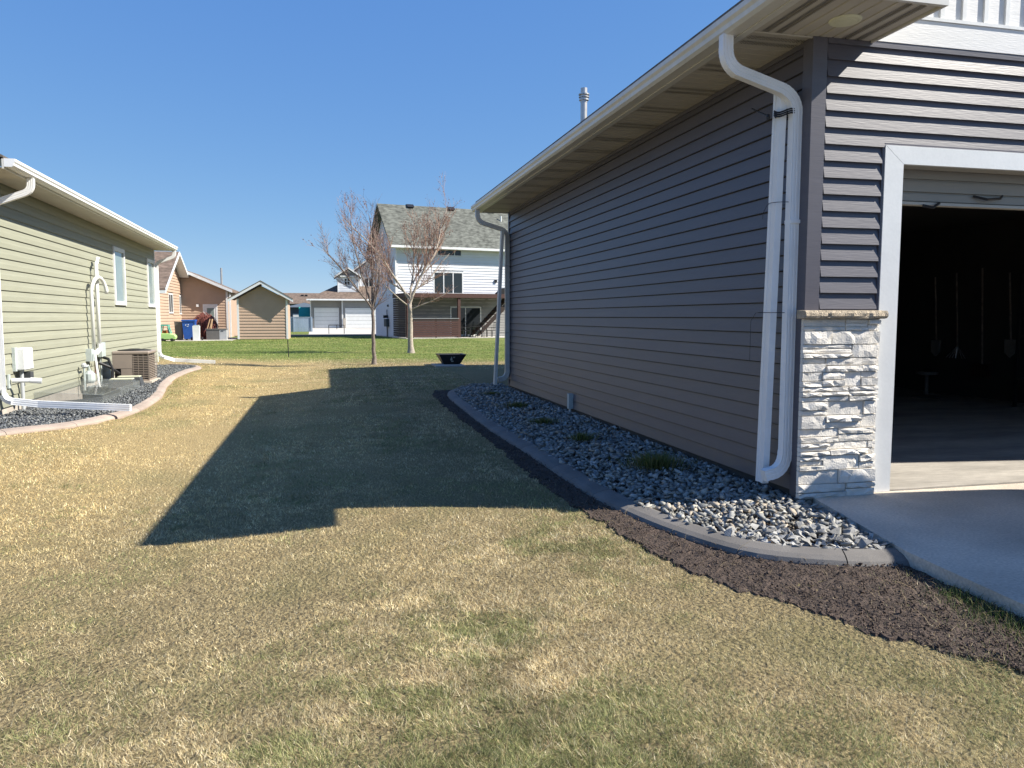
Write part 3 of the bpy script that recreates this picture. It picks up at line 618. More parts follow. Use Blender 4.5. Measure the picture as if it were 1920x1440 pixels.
# stone veneer pier
sv=MB().box((WX-.03,FY-.045,-.02),(3.885,FY-.002,1.275)).build('stone_veneer','stone',GH)
def stone(x0,x1,z0,z1,dep):
    nx=max(2,int((x1-x0)/.045)); nz=2; V=[];Fs=[]
    g=.0035
    x0+=g;x1-=g;z0+=g;z1-=g
    yb=FY-.05
    V=[];ph=random.uniform(0,9)
    for j in range(nz+1):
        for i in range(nx+1):
            e=(i in(0,nx)) or (j in(0,nz)); a=x0+(x1-x0)*i/nx; c=z0+(z1-z0)*j/nz
            d=dep*random.uniform(.62,1.12)*(.82 if e else 1)+random.uniform(0,.004)
            if 0<i<nx: a+=random.uniform(-.01,.01)
            if 0<j<nz: c+=random.uniform(-.008,.008)
            V.append((a,yb-d,c))
    n=(nx+1)
    for j in range(nz):
        for i in range(nx):
            a=j*n+i
            if random.random()<.5: Fs+=[(a,a+1,a+n+1),(a,a+n+1,a+n)]
            else: Fs+=[(a,a+1,a+n),(a+1,a+n+1,a+n)]
    ring=[i for i in range(nx+1)]+[j*n+nx for j in range(1,nz+1)]+[nz*n+i for i in range(nx-1,-1,-1)]+[j*n for j in range(nz-1,0,-1)]
    k=len(V); V+=[(V[i][0],yb+.02,V[i][2]) for i in ring]; m=len(ring)
    for i in range(m): Fs.append((ring[i],k+i,k+(i+1)%m,ring[(i+1)%m])[::-1])
    MB().add(V,Fs).build('stone','stone',sv)
z=-.005
while z<1.25:
    H=min(random.choice([.095,.10,.105]),1.272-z)
    if 1.272-(z+H)<.05: H=1.272-z
    x=WX-.055
    while x<3.878:
        wd=random.uniform(.14,.40); x2=min(x+wd,3.88)
        if 3.88-x2<.06: x2=3.88
        u=random.random()
        dep=lambda: random.choice([.006,.012,.02,.028,.036])
        if u<.30: stone(x,x2,z,z+H,dep())
        elif u<.93:
            f=random.uniform(.38,.62); stone(x,x2,z,z+H*f,dep()); stone(x,x2,z+H*f,z+H,dep())
        else:
            stone(x,x2,z,z+H*.34,dep()); stone(x,x2,z+H*.34,z+H*.67,dep()); stone(x,x2,z+H*.67,z+H,dep())
        x=x2
    z+=H
cm=MB()
nx=26; V=[];Fs=[]
for i in range(nx+1):
    xx=WX-.07+(3.905-(WX-.07))*i/nx
    fr_=[(FY-.002,1.276),(FY-.098+random.uniform(-.006,.006),1.278+random.uniform(-.003,.003)),(FY-.108+random.uniform(-.009,.006),1.295),(FY-.106+random.uniform(-.009,.006),1.315),(FY-.094+random.uniform(-.004,.004),1.333),(FY-.002,1.337)]
    V+=[(xx,a,b) for a,b in fr_]
for i in range(nx):
    for j in range(6): Fs.append((i*6+j,i*6+(j+1)%6,(i+1)*6+(j+1)%6,(i+1)*6+j))
Fs+=[tuple(range(6))[::-1],tuple(range(nx*6,nx*6+6))]
cm.add(V,Fs).build('stone_cap','cap',GH)
# roof, eaves
EY0=4.12; EY1=14.05
def slope(x0,x1,y0,y1,th,name,m,par):
    MB().prism([(x0,y0,roofz(x0)),(x1,y0,roofz(x1)),(x1,y0,roofz(x1)+th),(x0,y0,roofz(x0)+th)],(0,y1-y0,0)).build(name,m,par)
slope(EX+.09,RIDGE,EY0,EY1,.03,'roof','shingle',GH); slope(RIDGE,RXR-.09,EY0,EY1,.03,'roof','shingle',GH)
for a,b in ((EX+.1,RIDGE),(RIDGE,RXR-.1)):
    MB().prism([(a,EY0-.0,roofz(a)-.10),(b,EY0,roofz(b)-.10),(b,EY0,roofz(b)-.001),(a,EY0,roofz(a)-.001)],(0,.03,0)).build('rake_fascia','gutter',GH)
    MB().prism([(a,EY0+.03,roofz(a)-.10),(b,EY0+.03,roofz(b)-.10),(b,EY0+.03,roofz(b)-.085),(a,EY0+.03,roofz(a)-.085)],(0,.67,0)).build('rake_soffit','soffit',GH)
# fascia + gutter on the visible side
MB().box((2.772,EY0+.02,SZ-.012),(2.79,EY1,3.33)).build('fascia','gutter',GH)
MB().box((2.792,EY0+.03,SZ-.012),(2.825,EY1,SZ-.001)).build('fascia','gutter',GH)
gp=[(0,0),(0,-.105),(-.085,-.105),(-.108,-.085),(-.112,-.055),(-.128,-.035),(-.128,0),(-.116,0.0),(-.116,-.03),(-.10,-.052),(-.08,-.097),(-.008,-.097),(-.008,0)]
MB().prism([(2.770+a,EY0-.005,3.30+b) for a,b in gp],(0,EY1-EY0,0)).build('gutter','gutter',GH)
MB().prism([(2.770+a,EY0-.012,3.30+b) for a,b in gp[:7]],(0,.006,0)).build('gutter_end_cap','gutter',GH)
MB().prism([(2.770+a,EY1-.004,3.30+b) for a,b in gp[:7]],(0,.006,0)).build('gutter_end_cap','gutter',GH)
# soffit panels with vee grooves
def panel(y0,y1,x0,x1,m,z=SZ,axis='y'):
    prof=[];n=3; wv=(y1-y0)/n
    for k in range(n):
        b=y0+k*wv; prof+=[(b,z+.010),(b+.006,z),(b+wv-.012,z),(b+wv-.004,z+.010)]
    V=[];Fs=[]
    for (t,zz) in prof:
        V+= [(x0,t,zz),(x1,t,zz)] if axis=='y' else [(t,x0,zz),(t,x1,zz)]
    for i in range(len(prof)-1): Fs.append((2*i,2*i+1,2*i+3,2*i+2))
    V2=[(a,b,c+.02) for a,b,c in V]; k=len(V); F2=[tuple(q+k for q in f)[::-1] for f in Fs]; n2=k
    return MB().add(V+V2,Fs+F2+[(0,2,k+2,k)])
y=FY; src={}
i=0
while y<EY1-.02:
    y2=min(y+.305,EY1-.02); v='vent' if i%2==0 else 'soffit'
    key=(v,round(y2-y,3)); c=(np.array((2.826,y,0))+np.array((WX-.001,y2-.001,0)))/2; 
    if key in src: share(src[key],'soffit_panel',(c[0],c[1],ORG[src[key].name].z),GH)
    else: src[key]=panel(y,y2-.001,2.826,WX-.001,v).build('soffit_panel',v,GH)
    y=y2; i+=1
MB().box((2.826,EY1-.02,SZ-.01),(WX+.1,EY1,3.32)).build('fascia','gutter',GH)
def slots(pts,name='vent_slots'):
    mb=MB()
    for (a,b) in pts: mb.add([(a[0],a[1],SZ-.0035),(b[0],a[1],SZ-.0035),(b[0],b[1],SZ-.0035),(a[0],b[1],SZ-.0035)],[(0,1,2,3)])
    mb.build(name,'dark',GH,kind='stuff')
sl_=[]
yy=FY
while yy<EY1-.3:
    for band in (.055,.155):
        for r_ in range(3):
            for k in range(30):
                xa=2.86+k*.0145; ya=yy+band+r_*.022+(.006 if k%2 else 0); sl_.append(((xa,ya),(xa+.006,ya+.014)))
    yy+=.61
slots(sl_)
sl_=[]
for x0_ in (2.826,2.826+.61):
    for band in (.06,.16):
        for k in range(40):
            ya=EY0+.06+k*.0155
            if x0_+band+.06<3.73: sl_.append(((x0_+band,ya),(x0_+band+.026,ya+.006))); sl_.append(((x0_+band+.030,ya+.004),(x0_+band+.056,ya+.010)))
slots(sl_)
# boxed return at the front corner
RTX=3.735
x=2.826; i=0
while x<RTX-.01:
    x2=min(x+.305,RTX); panel(x,x2-.001,EY0+.03,FY-.002,['vent','soffit','vent'][i%3],axis='x').build('soffit_panel',['vent','soffit','vent'][i%3],GH); x=x2; i+=1
MB().box((2.80,FY-.016,SZ-.010),(RTX,FY-.003,SZ-.001)).build('soffit_channel','soffit',GH)
MB().box((RTX,EY0,SZ-.012),(RTX+.018,FY-.003,roofz(RTX)-.10)).build('return_fascia','gutter',GH)
MB().box((2.80,EY0+.0,SZ-.012),(RTX,EY0+.028,roofz(2.8)-.02)).build('return_fascia','gutter',GH)
# round light in the return soffit
rl=MB().lathe((3.31,4.50,SZ-.014),[(.085,0),(.098,.004),(.102,.013)],28).build('soffit_light','pale_lid',GH,smooth=False)
MB().lathe((3.31,4.50,SZ-.019),[(.045,0),(.066,.002),(.07,.005)],24).build('lens','pale_lid',rl)
# vent pipe on the roof
vp=thing_parent=GH
vx,vy=4.5,13.17
vo=MB().lathe((vx,vy,roofz(vx)-.1),[(.058,0),(.058,.72+.24)],16).build('vent_pipe','steel',GH,smooth=False)
zb=5.19
for k,(r_,a,b) in enumerate([(.085,-.125,-.105),(.075,-.10,-.085),(.092,-.075,-.06),(.095,-.03,-.012)]):
    MB().lathe((vx,vy,zb),[(r_,a),(r_,b)],18).build('cap_ring','steel',vo)
MB().lathe((vx,vy,zb),[(.062,-.16),(.062,-.03)],14).build('cap_core','steel',vo)
MB().lathe((vx,vy,roofz(vx)-.05),[(.14,0),(.09,.12),(.062,.16)],16).build('flashing','steel',vo)
# main block behind the garage (casts the long shadow over the back lawn)
BX0=6.25;BY0=14.15;BY1=19.55;BE=4.9
MB().box((BX0,BY0,-.1),(14.5,BY1,BE)).build('wall','grey_vinyl',GH)
MB().prism([(BX0-.5,BY0-.02,BE),(15.0,BY0-.02,BE),(15.0,BY0-.02,BE+.1),(11.5,BY0-.02,BE+1.3),(9.5,BY0-.02,BE+1.3),(BX0-.5,BY0-.02,BE+.1)],(0,BY1-BY0+.45,0)).build('roof','shingle',GH)
# downspouts
def downspout(fr_pts,wx,wy,m,parent,name='downspout',scales=None):
    prof=[]
    for (a,b) in ((-1,-1),(1,-1),(1,1),(-1,1)): prof.append((a*wx/2,b*wy/2))
    # corrugated faces
    pr=[]; nn=3
    for k in range(4):
        a=prof[k]; b=prof[(k+1)%4]
        for j in range(nn):
            for tt,dd in ((.04,0),(.30,0),(.5,1),(.70,0)):
                t=(j+tt)/nn; nx_,ny_=(b[1]-a[1]),-(b[0]-a[0]); l=math.hypot(nx_,ny_)
                pr.append((a[0]+(b[0]-a[0])*t-nx_/l*(.0032 if dd else 0),a[1]+(b[1]-a[1])*t-ny_/l*(.0032 if dd else 0)))
    return MB().sweep(fr_pts,pr,up=(0,1,0),scales=scales).build(name,m,parent)
def elbow_pts(a,b,c,n=5):
    a,b,c=map(Vector,(a,b,c)); return [a.lerp(b,t).lerp(b.lerp(c,t),t) for t in [i/n for i in range(n+1)]]
def rigid(parent,X0,Xw,y,ztop,zb,m,tw=.078,td=.06,kick=.17,nm=True):
    # outlet at gutter -> elbow -> diagonal -> elbow -> vertical -> bottom elbow (kick towards -X)
    p=[Vector((X0,y,ztop)),Vector((X0,y,ztop-.07))]+elbow_pts((X0,y,ztop-.09),(X0,y,ztop-.19),(X0+.09,y,ztop-.235),14)
    crimp=lambda n,a: [1+(.035 if (i>=a and i%2) else 0) for i in range(n)]
    ds=downspout(p,tw,td,m,parent,'downspout_elbow',crimp(len(p),2))
    q=[(X0+.085,y,ztop-.232),(Xw-.10,y,ztop-.335)]
    downspout(q,tw*.97,td*.97,m,ds,'crossover')
    q=elbow_pts((Xw-.105,y,ztop-.337),(Xw,y,ztop-.385),(Xw,y,ztop-.50),14); downspout(q,tw,td,m,ds,'downspout_elbow',crimp(len(q),0))
    dv=downspout([(Xw,y,ztop-.48),(Xw,y,zb+.12)],tw,td,m,parent,'downspout')
    q=elbow_pts((Xw,y,zb+.16),(Xw,y,zb+.0),(Xw-kick*.8,y,zb-.01),14)+[Vector((Xw-kick,y,zb-.02))]; downspout(q,tw*1.04,td*1.04,m,dv,'downspout_elbow',crimp(len(q),0))
    MB().box((Xw-td*.5-.006,y-tw/2-.004,1.95),(Xw+td*.5+.02,y+tw/2+.004,1.975)).build('strap',m,dv)
    return dv
rigid(GH,2.70,3.25,4.925,3.20,.16,'white_gutter')
rigid(GH,2.70,3.245,13.72,3.20,.16,'gutter')
# folded up extensions tied against them
def extension(a,b,wd,dp,label,m):
    a=Vector(a);b=Vector(b); r=thing('downspout_extension',tuple(b),label,'downspout extension')
    d=(b-a).normalized(); y_=Vector((0,1,0)); y_=(y_-d*y_.dot(d)).normalized(); x_=d.cross(y_)
    def ch(o1,o2,p1,p2):   # box piece in (y_,x_) cross-section
        mb=MB(); P=[]
        for q in (a,b):
            for (u,v) in ((o1,p1),(o2,p1),(o2,p2),(o1,p2)): P.append(tuple(q+y_*u+x_*v))
        return mb.add(P,[(0,3,2,1),(4,5,6,7),(0,1,5,4),(1,2,6,5),(2,3,7,6),(3,0,4,7)])
    sg=1 if x_.x<0 else -1
    body=MB(); pr=[(-wd/2,-dp/2),(-wd/2,dp/2),(-wd*.22,dp/2),(-wd*.18,dp*.36),(wd*.18,dp*.36),(wd*.22,dp/2),(wd/2,dp/2),(wd/2,-dp/2)]
    P=[tuple(q+y_*u+x_*v*sg) for q in (a,b) for (u,v) in pr]; n=8
    body.add(P,[(i,(i+1)%n,(i+1)%n+n,i+n) for i in range(n)]+[tuple(range(n)),tuple(range(n,2*n))[::-1]]).build('channel',m,r)
    ch(-wd/2-.004,wd/2+.004,-dp/2-.003,dp/2+.003)
    return r,a,b,d
e1,a,b,d=extension((3.175,5.00,2.90),(3.155,5.065,.06),.096,.05,'white downspout extension folded up and tied beside the near downspout of the garage','white_gutter')
def tie(par,c,z,r_,m='black_plastic',tail=True):
    n=22; P=[]
    for i in range(n+1):
        t=2*math.pi*i/n; P.append((c[0]+.095*math.cos(t),c[1]+.065*math.sin(t),z+.012*math.sin(3*t)))
    MB().tube(P,r_,6).build('zip_tie',m,par)
cx,cy=3.21,4.965
for dz in (0,.014,.028): tie(e1,(cx,cy),2.70+dz,.006)
MB().tube([(3.11,5.03,2.71),(3.14,5.22,2.79),(3.20,5.42,2.87)],.006,5).build('tie_tail','black_plastic',e1)
MB().lathe((3.11,5.045,2.69),[(.012,0),(.015,.02),(.01,.04)],8).build('tie_head','black_plastic',e1)
def wire(par,z,c,rx,ry,drop):
    P=[(c[0]+rx*math.cos(2*math.pi*i/16),c[1]+ry*math.sin(2*math.pi*i/16),z) for i in range(17)]
    mb=MB().tube(P,.0022,4); mb.tube([(c[0]-rx*.8,c[1]+ry*.7,z),(c[0]-rx*.95,c[1]+ry*1.1,z-.06),(c[0]-rx*.9,c[1]+ry*1.2,z-drop)],.002,4); mb.build('wire','black_metal',par)
wire(e1,2.10,(3.20,5.0),.085,.085,.10); wire(e1,1.32,(3.17,5.02),.11,.10,.35)
e2,_,_,_=extension((3.13,13.60,2.82),(3.0,13.64,.06),.10,.05,'pale grey downspout extension folded up beside the far downspout of the garage','gutter')
wire(e2,2.2,(3.19,13.66),.09,.10,.1); wire(e2,1.0,(3.15,13.68),.12,.10,.1)
# small wall outlet box
ob=MB().box((WX-.075,10.0,.03),(WX-.012,10.08,.235)).build('wall_outlet','util_grey',GH)
MB().tube([(WX-.045,10.04,.03),(WX-.05,10.04,-.09)],.014,8).build('conduit','pvc',ob)
# tools on the inner wall
def tool(x,y,z0,z1,label,kind):
    r=thing(kind,(x,y,z0),label,kind)
    MB().tube([(x,y,z0+.2),(x-.03,y+.06,z1)],.014,6).build('handle','bark',r)
    if kind=='rake':
        mb=MB()
        for k in range(7): mb.tube([(x,y,z0+.22),(x-.03,y-.2+k*.066,z0+.02)],.006,4)
        mb.build('tines','steel',r)
    elif kind=='shovel': MB().prism([(x,y-.1,z0+.25),(x,y+.1,z0+.25),(x,y+.09,z0+.05),(x,y,z0-.02),(x,y-.09,z0+.05)],(-.02,0,0)).build('blade','steel',r)
    else: MB().box((x-.04,y-.16,z0),(x+.03,y+.16,z0+.2)).build('bristles','dark_wood',r)
tool(10.0,10.9,.65,1.95,'long handled shovel hanging left most on the dark garage wall','shovel')
tool(10.0,10.45,.6,2.0,'wooden handled rake hanging on the dark garage wall','rake')
tool(10.0,9.95,.35,2.05,'tall broom hanging near the back of the open garage','broom')
tool(10.0,9.45,.7,1.95,'spade nearest the door among the garage tools','shovel')
st=thing('storage_shelf',(9.7,8.6,0.012),'dark metal shelf against the inner garage wall','shelf')
for z_ in (.4,1.0,1.6): MB().box((9.5,7.6,z_),(10.05,8.9,z_+.03)).build('shelf_board','interior',st)
for yy in (7.6,8.86):
    for xx in (9.5,10.01): MB().box((xx,yy,.012),(xx+.04,yy+.04,1.9)).build('leg','black_metal',st)
op=MB().box((4.75,6.15,.012),(4.84,6.22,1.62)).build('wood_plank','orange',None,'orange brown timber plank standing just inside the garage opening','plank')
op.location.x=7.0*.872-.35; op.location.y=7.0
MB().lathe((9.3,10.3,.012),[(.22,0),(.24,.015),(.03,.05),(.025,.35),(.16,.37),(.16,.41)],10).build('work_stool','bin_dark',None,'small metal work stool on the dark garage floor','stool')
# ---------------- sage green house ----------------
LH=thing('sage_house',LF(0,0,-.1),'sage green lap sided house with white gutter and narrow windows along its side','house')
W1=(6.98,8.08,1.56,2.88); W2=(10.80,11.82,1.56,2.88)
MB().fbox(LF,(-.05,-.15,-.02),(11.97,-.002,3.3)).build('wall','sage_vinyl',LH)
MB().fbox(LF,(-.05,-.2,-.8),(11.96,-.006,-.005)).build('foundation','foundation',LH)
MB().fbox(LF,(-.02,-8,-.1),(11.97,-.16,3.3)).build('wall','sage_vinyl',LH)
siding(LF,.05,11.92,0.0,3.2,.152,.022,'sage_vinyl',LH,holes=[W1,W2],prof=[(0,0),(1,0.0),(.8,.45),(.55,.6),(.15,1.0)])
MB().fbox(LF,(-.08,-.05,-.02),(.05,.02,3.2)).build('corner_post','sage_vinyl',LH)
MB().fbox(LF,(11.92,-.05,-.02),(12.0,.022,3.2)).build('corner_post','white_trim',LH)
for Wd in (W1,W2): window(LF,*Wd,LH,trim=.09,glass='glass_blind',dep=.045,rails=())
def lroof(off): return 3.34+.5*(.5-off)
s0,s1=-.85,12.2
MB().prism([LF(s0,.5,3.315),LF(s0,-4,3.315+2.25),LF(s0,-8.5,3.315),LF(s0,-8.5,3.35),LF(s0,-4,3.35+2.25),LF(s0,.5,3.35)],LF.s*(s1-s0)).build('roof','shingle',LH)
MB().prism([LF(s0+.03,.47,3.21),LF(s0+.03,-4,3.21+2.25),LF(s0+.03,-4,3.30+2.25),LF(s0+.03,.47,3.30)],LF.s*.8).build('gable_end','sage_vinyl',LH)
MB().fbox(LF,(s0,.475,3.185),(s1,.498,3.31)).build('fascia','gutter',LH)
MB().prism([LF(s0+.02,.50-a*1.0,3.315+b) for a,b in gp],LF.s*(s1-s0-.02)).build('gutter','white_gutter',LH)
MB().prism([LF(s0+.0,.50-a*1.0,3.315+b) for a,b in gp[:7]],LF.s*.012).build('gutter_end_cap','white_gutter',LH)
s=s0+.03; base=None; k=0
while s<s1-.05:
    e=min(s+.305,s1-.01)
    V=[];pr=[]
    for j in range(3):
        b_=s+j*(e-s)/3; w_=(e-s)/3; pr+=[(b_,3.207),(b_+.008,3.197),(b_+w_-.014,3.197),(b_+w_-.004,3.207)]
    for (t,zz) in pr: V+=[LF(t,.022,zz),LF(t,.474,zz)]
    Fs=[(2*i,2*i+2,2*i+3,2*i+1) for i in range(len(pr)-1)]
    MB().add(V,Fs).build('soffit_panel','soffit',LH)
    s=e
def ldown(sp,X0,ztop,zb,nm):
    F_=lambda off,z: LF(sp,off,z)
    q=[F_(X0,ztop),F_(X0,ztop-.05)]+[tuple(v) for v in elbow_pts(F_(X0,ztop-.07),F_(X0,ztop-.16),F_(X0-.08,ztop-.2))]+[F_(.14,ztop-.33)]+[tuple(v) for v in elbow_pts(F_(.13,ztop-.335),F_(.06,ztop-.37),F_(.06,ztop-.46))]+[F_(.06,zb+.12)]+[tuple(v) for v in elbow_pts(F_(.06,zb+.14),F_(.06,zb+.02),F_(.17,zb))]
    return downspout(q,.085,.065,'white_gutter',LH)
ldown(-.02,.55,3.2,.10,'')
ldown(12.03,.55,3.2,.12,'')
def lying(pts,label,m='white_gutter',wd=.095,dp=.06):
    r=thing('downspout_extension',pts[-1],label,'downspout extension')
    downspout(pts,wd,dp,m,r,'channel'); return r
e3=lying([LF(0.0,.16,.10),LF(-.02,.5,.055),LF(-.30,1.75,-.005)],'long white downspout extension lying across the slate bed to the pink curb')
e4=lying([LF(12.03,.17,.12),LF(12.2,.42,.02),LF(12.1,1.55,-.05)],'short white downspout extension at the far corner of the green house')
# vent pipes (radon / furnace) on the wall
v1=MB().tube([LF(5.02,.13,.62),LF(5.02,.13,2.36)]+[LF(5.02+.12*math.sin(t),.13+.0,2.36+.12*(1-math.cos(t))) for t in (.5,1.0,1.5)]+[LF(5.24,.13,2.47)],.038,12).build('vent_pipe','pvc',LH,smooth=True)
MB().tube([LF(5.02,.13,.60),LF(5.02,.13,.74)],.048,12).build('coupling','pvc',v1); MB().tube([LF(5.02,.13,1.96),LF(5.02,.13,2.02)],.045,12).build('coupling','pvc',v1)
v2=MB().tube([LF(4.62,.12,.66),LF(4.62,.12,1.82)]+[LF(4.62+.26*(1-math.cos(t)),.12+.05*t,1.82+.26*math.sin(t)) for t in (.4,.8,1.2,1.57,2.0,2.4,2.8,3.1)]+[LF(5.15,.27,1.76)],.036,12).build('vent_pipe','pvc',LH,smooth=True)
MB().tube([LF(4.15,.34,-.55),LF(4.5,.16,.58)],.022,10).build('drain_pipe','pvc',LH)
MB().fbox(LF,(4.42,.0,.42),(4.66,.12,.66)).build('wall_box','util_grey',LH)
MB().tube([LF(4.6,.1,.60),LF(4.8,.1,.55),LF(5.0,.12,.62)],.05,10).build('fan_housing','pvc',LH)
# electrical box
eb=thing('meter_box',LF(.8,.08,-.1),'white utility box on a grey conduit on the green wall near the near downspout','utility box')
MB().fbox(LF,(.58,.03,.50),(.94,.17,.83)).build('cover','white_trim',eb,bevel=.015)
MB().fbox(LF,(.52,.017,.49),(.62,.06,.84)).build('back_plate','util_grey',eb)
MB().tube([LF(.72,.07,.49),LF(.72,.07,-.12)],.028,10).build('conduit','pvc_grey',eb)
MB().fbox(LF,(.84,.03,.36),(.98,.15,.46)).build('conduit_hood','dark_base',eb)
sp_=thing('drain_spout',LF(.5,.06,.3),'white pipe outlet sticking out level below the utility box','pipe')
MB().fbox(LF,(.28,.017,.26),(.36,.04,.46)).build('flange','util_grey',sp_)
MB().tube([LF(.34,.06,.37),LF(.40,.30,.365)],.034,10).build('pipe','pvc',sp_); MB().tube([LF(.40,.28,.365),LF(.43,.42,.35)],.042,10).build('pipe_end','pvc',sp_)
db=thing('disconnect_box',LF(5.75,.08,.1),'pale grey disconnect box on the wall beside the air conditioner','utility box')
MB().fbox(LF,(5.22,.03,.46),(5.50,.13,.76)).build('case','util_grey',db,bevel=.01)
MB().tube([LF(5.3,.07,.46),LF(5.3,.07,-.1)],.02,8).build('conduit','util_grey',db)
MB().tube([LF(5.3,.1,.46),LF(5.28,.22,.42),LF(5.25,.3,.2),LF(5.2,.3,.0)],.03,8).build('cable_whip','black_plastic',db)
gm=thing('gas_meter',LF(3.9,.1,-.1),'rusty and grey gas meter piping low on the green wall','gas meter')
MB().lathe(LF(4.05,.16,.02),[(.06,0),(.10,.04),(.10,.18),(.05,.24)],12).build('meter_body','util_grey',gm)
MB().tube([LF(3.85,.12,-.1),LF(3.85,.12,.33),LF(4.05,.14,.36),LF(4.1,.16,.24)],.02,8).build('riser','util_grey',gm)
MB().tube([LF(4.1,.16,.2),LF(4.6,.14,.18),LF(4.75,.1,.2),LF(4.75,.1,.42)],.018,8).build('pipe','rust',gm)
MB().lathe(LF(3.85,.12,.33),[(.03,0),(.05,.02),(.05,.06),(.02,.09)],10).build('regulator','pvc_grey',gm)
# AC condenser
ac=thing('air_conditioner',LF(5.8,.65,-.1),'tan air conditioner condenser with wire grille standing on the slate bed','air conditioner')
MB().fbox(LF,(5.3,.2,-.12),(6.28,1.03,-.061)).build('pad','concrete',ac)
A0,A1,O0,O1,ZB,ZT=5.38,6.20,.27,.97,-.06,.57
MB().fbox(LF,(A0+.03,O0+.03,ZB+.02),(A1-.03,O1-.03,ZT-.08)).build('coil','dark',ac)
MB().fbox(LF,(A0-.01,O0-.01,ZT-.07),(A1+.01,O1+.01,ZT)).build('top_panel','ac_tan',ac,bevel=.02)
MB().fbox(LF,(A0,O0,ZB),(A1,O1,ZB+.04)).build('base_pan','ac_tan',ac)
MB().fbox(LF,(A0-.008,O0,ZB+.27),(A0+.012,O0+.38,ZT-.07)).build('service_panel','ac_tan',ac)
MB().fbox(LF,(A0-.004,O0+.16,ZB+.04),(A0+.010,O0+.38,ZB+.268)).build('service_panel','ac_tan',ac)
wg=MB()
zz=ZB+.07
while zz<ZT-.08:
    wg.fbox(LF,(A0-.008,O0+.38,zz),(A0+.006,O1,zz+.014)); wg.fbox(LF,(A0,O1-.004,zz),(A1,O1+.008,zz+.014)); zz+=.037
for k in range(4):
    t=O0+.40+k*(O1-O0-.41)/3; wg.fbox(LF,(A0-.010,t-.004,ZB+.04),(A0-.002,t+.004,ZT-.07))
for k in range(5):
    t=A0+k*(A1-A0)/4; wg.fbox(LF,(t-.004,O1+.002,ZB+.04),(t+.004,O1+.010,ZT-.07))
wg.build('wire_grille','ac_tan',ac)
fan=MB().lathe(LF((A0+A1)/2,(O0+O1)/2,ZT),[(.33,0),(.32,.015),(.12,.035),(.10,.04)],24).build('fan_guard','dark',ac)
MB().tube([LF(5.4,.4,.1),LF(5.25,.25,.25),LF(5.2,.05,.35)],.03,8).build('refrigerant_line','black_plastic',ac)
# two low boxes with pale lids
def lowbox(s_,o_,w_,d_,h_,label):
    r=thing('utility_pedestal',LF(s_+w_/2,o_,-.1),label,'utility box')
    P=[LF(s_-.04,o_-.04,-.11),LF(s_+w_+.04,o_-.04,-.11),LF(s_+w_+.04,o_+d_+.04,-.11),LF(s_-.04,o_+d_+.04,-.11),LF(s_,o_,h_),LF(s_+w_,o_,h_),LF(s_+w_,o_+d_,h_),LF(s_,o_+d_,h_)]
    MB().add(P,[(0,3,2,1),(4,5,6,7),(0,1,5,4),(1,2,6,5),(2,3,7,6),(3,0,4,7)]).build('box_body','dark_base',r)
    MB().fbox(LF,(s_+.01,o_+.01,h_+.001),(s_+w_-.01,o_+d_-.01,h_+.018)).build('lid','pale_lid',r)
lowbox(4.36,.42,.26,.42,.05,'nearer low dark box with a pale lid in front of the air conditioner')
lowbox(4.74,.48,.26,.42,.07,'farther low dark box with a pale lid, next to the air conditioner')
# window well cover
wc=thing('window_well_cover',LF(3.1,.5,-.1),'clear plastic window well cover leaning from the green wall','well cover')
cs0,cs1,co=1.35,4.22,1.0
MB().prism([LF(cs0,.03,.10),LF(cs1,.03,.10),LF(cs1,co,.03),LF(cs0,co,.03)],(0,0,.005)).build('top_sheet','clear',wc)
MB().prism([LF(cs0,co+.001,-.11),LF(cs1,co+.001,-.11),LF(cs1,co+.001,.03),LF(cs0,co+.001,.03)],LF.n*.005).build('front_sheet','clear',wc)
for q in (cs0,cs1-.005): MB().prism([LF(q,.03,-.11),LF(q,co,-.11),LF(q,co,.029),LF(q,.03,.099)],LF.s*.005).build('side_sheet','clear',wc)
MB().tube([LF(cs0,.03,.11),LF(cs0,co,.036),LF(cs1,co,.036),LF(cs1,.03,.11)],.006,5).build('rim','clear',wc)
wl_=MB()
for k in range(13):
    a0=k*math.pi/12; a1=(k+1)*math.pi/12
    if k<12: wl_.prism([LF(2.78-1.36*math.cos(a0),.02+.9*math.sin(a0),-.75),LF(2.78-1.36*math.cos(a1),.02+.9*math.sin(a1),-.75),LF(2.78-1.36*math.cos(a1),.02+.9*math.sin(a1),-.06),LF(2.78-1.36*math.cos(a0),.02+.9*math.sin(a0),-.06)],LF(0,.004,0)and LF.n*.004)
wl_.build('metal_liner','dark_base',wc)
MB().fbox(LF,(cs0-.1,.0,-.80),(cs1+.1,1.1,-.74)).build('well_floor','dark_base',wc)
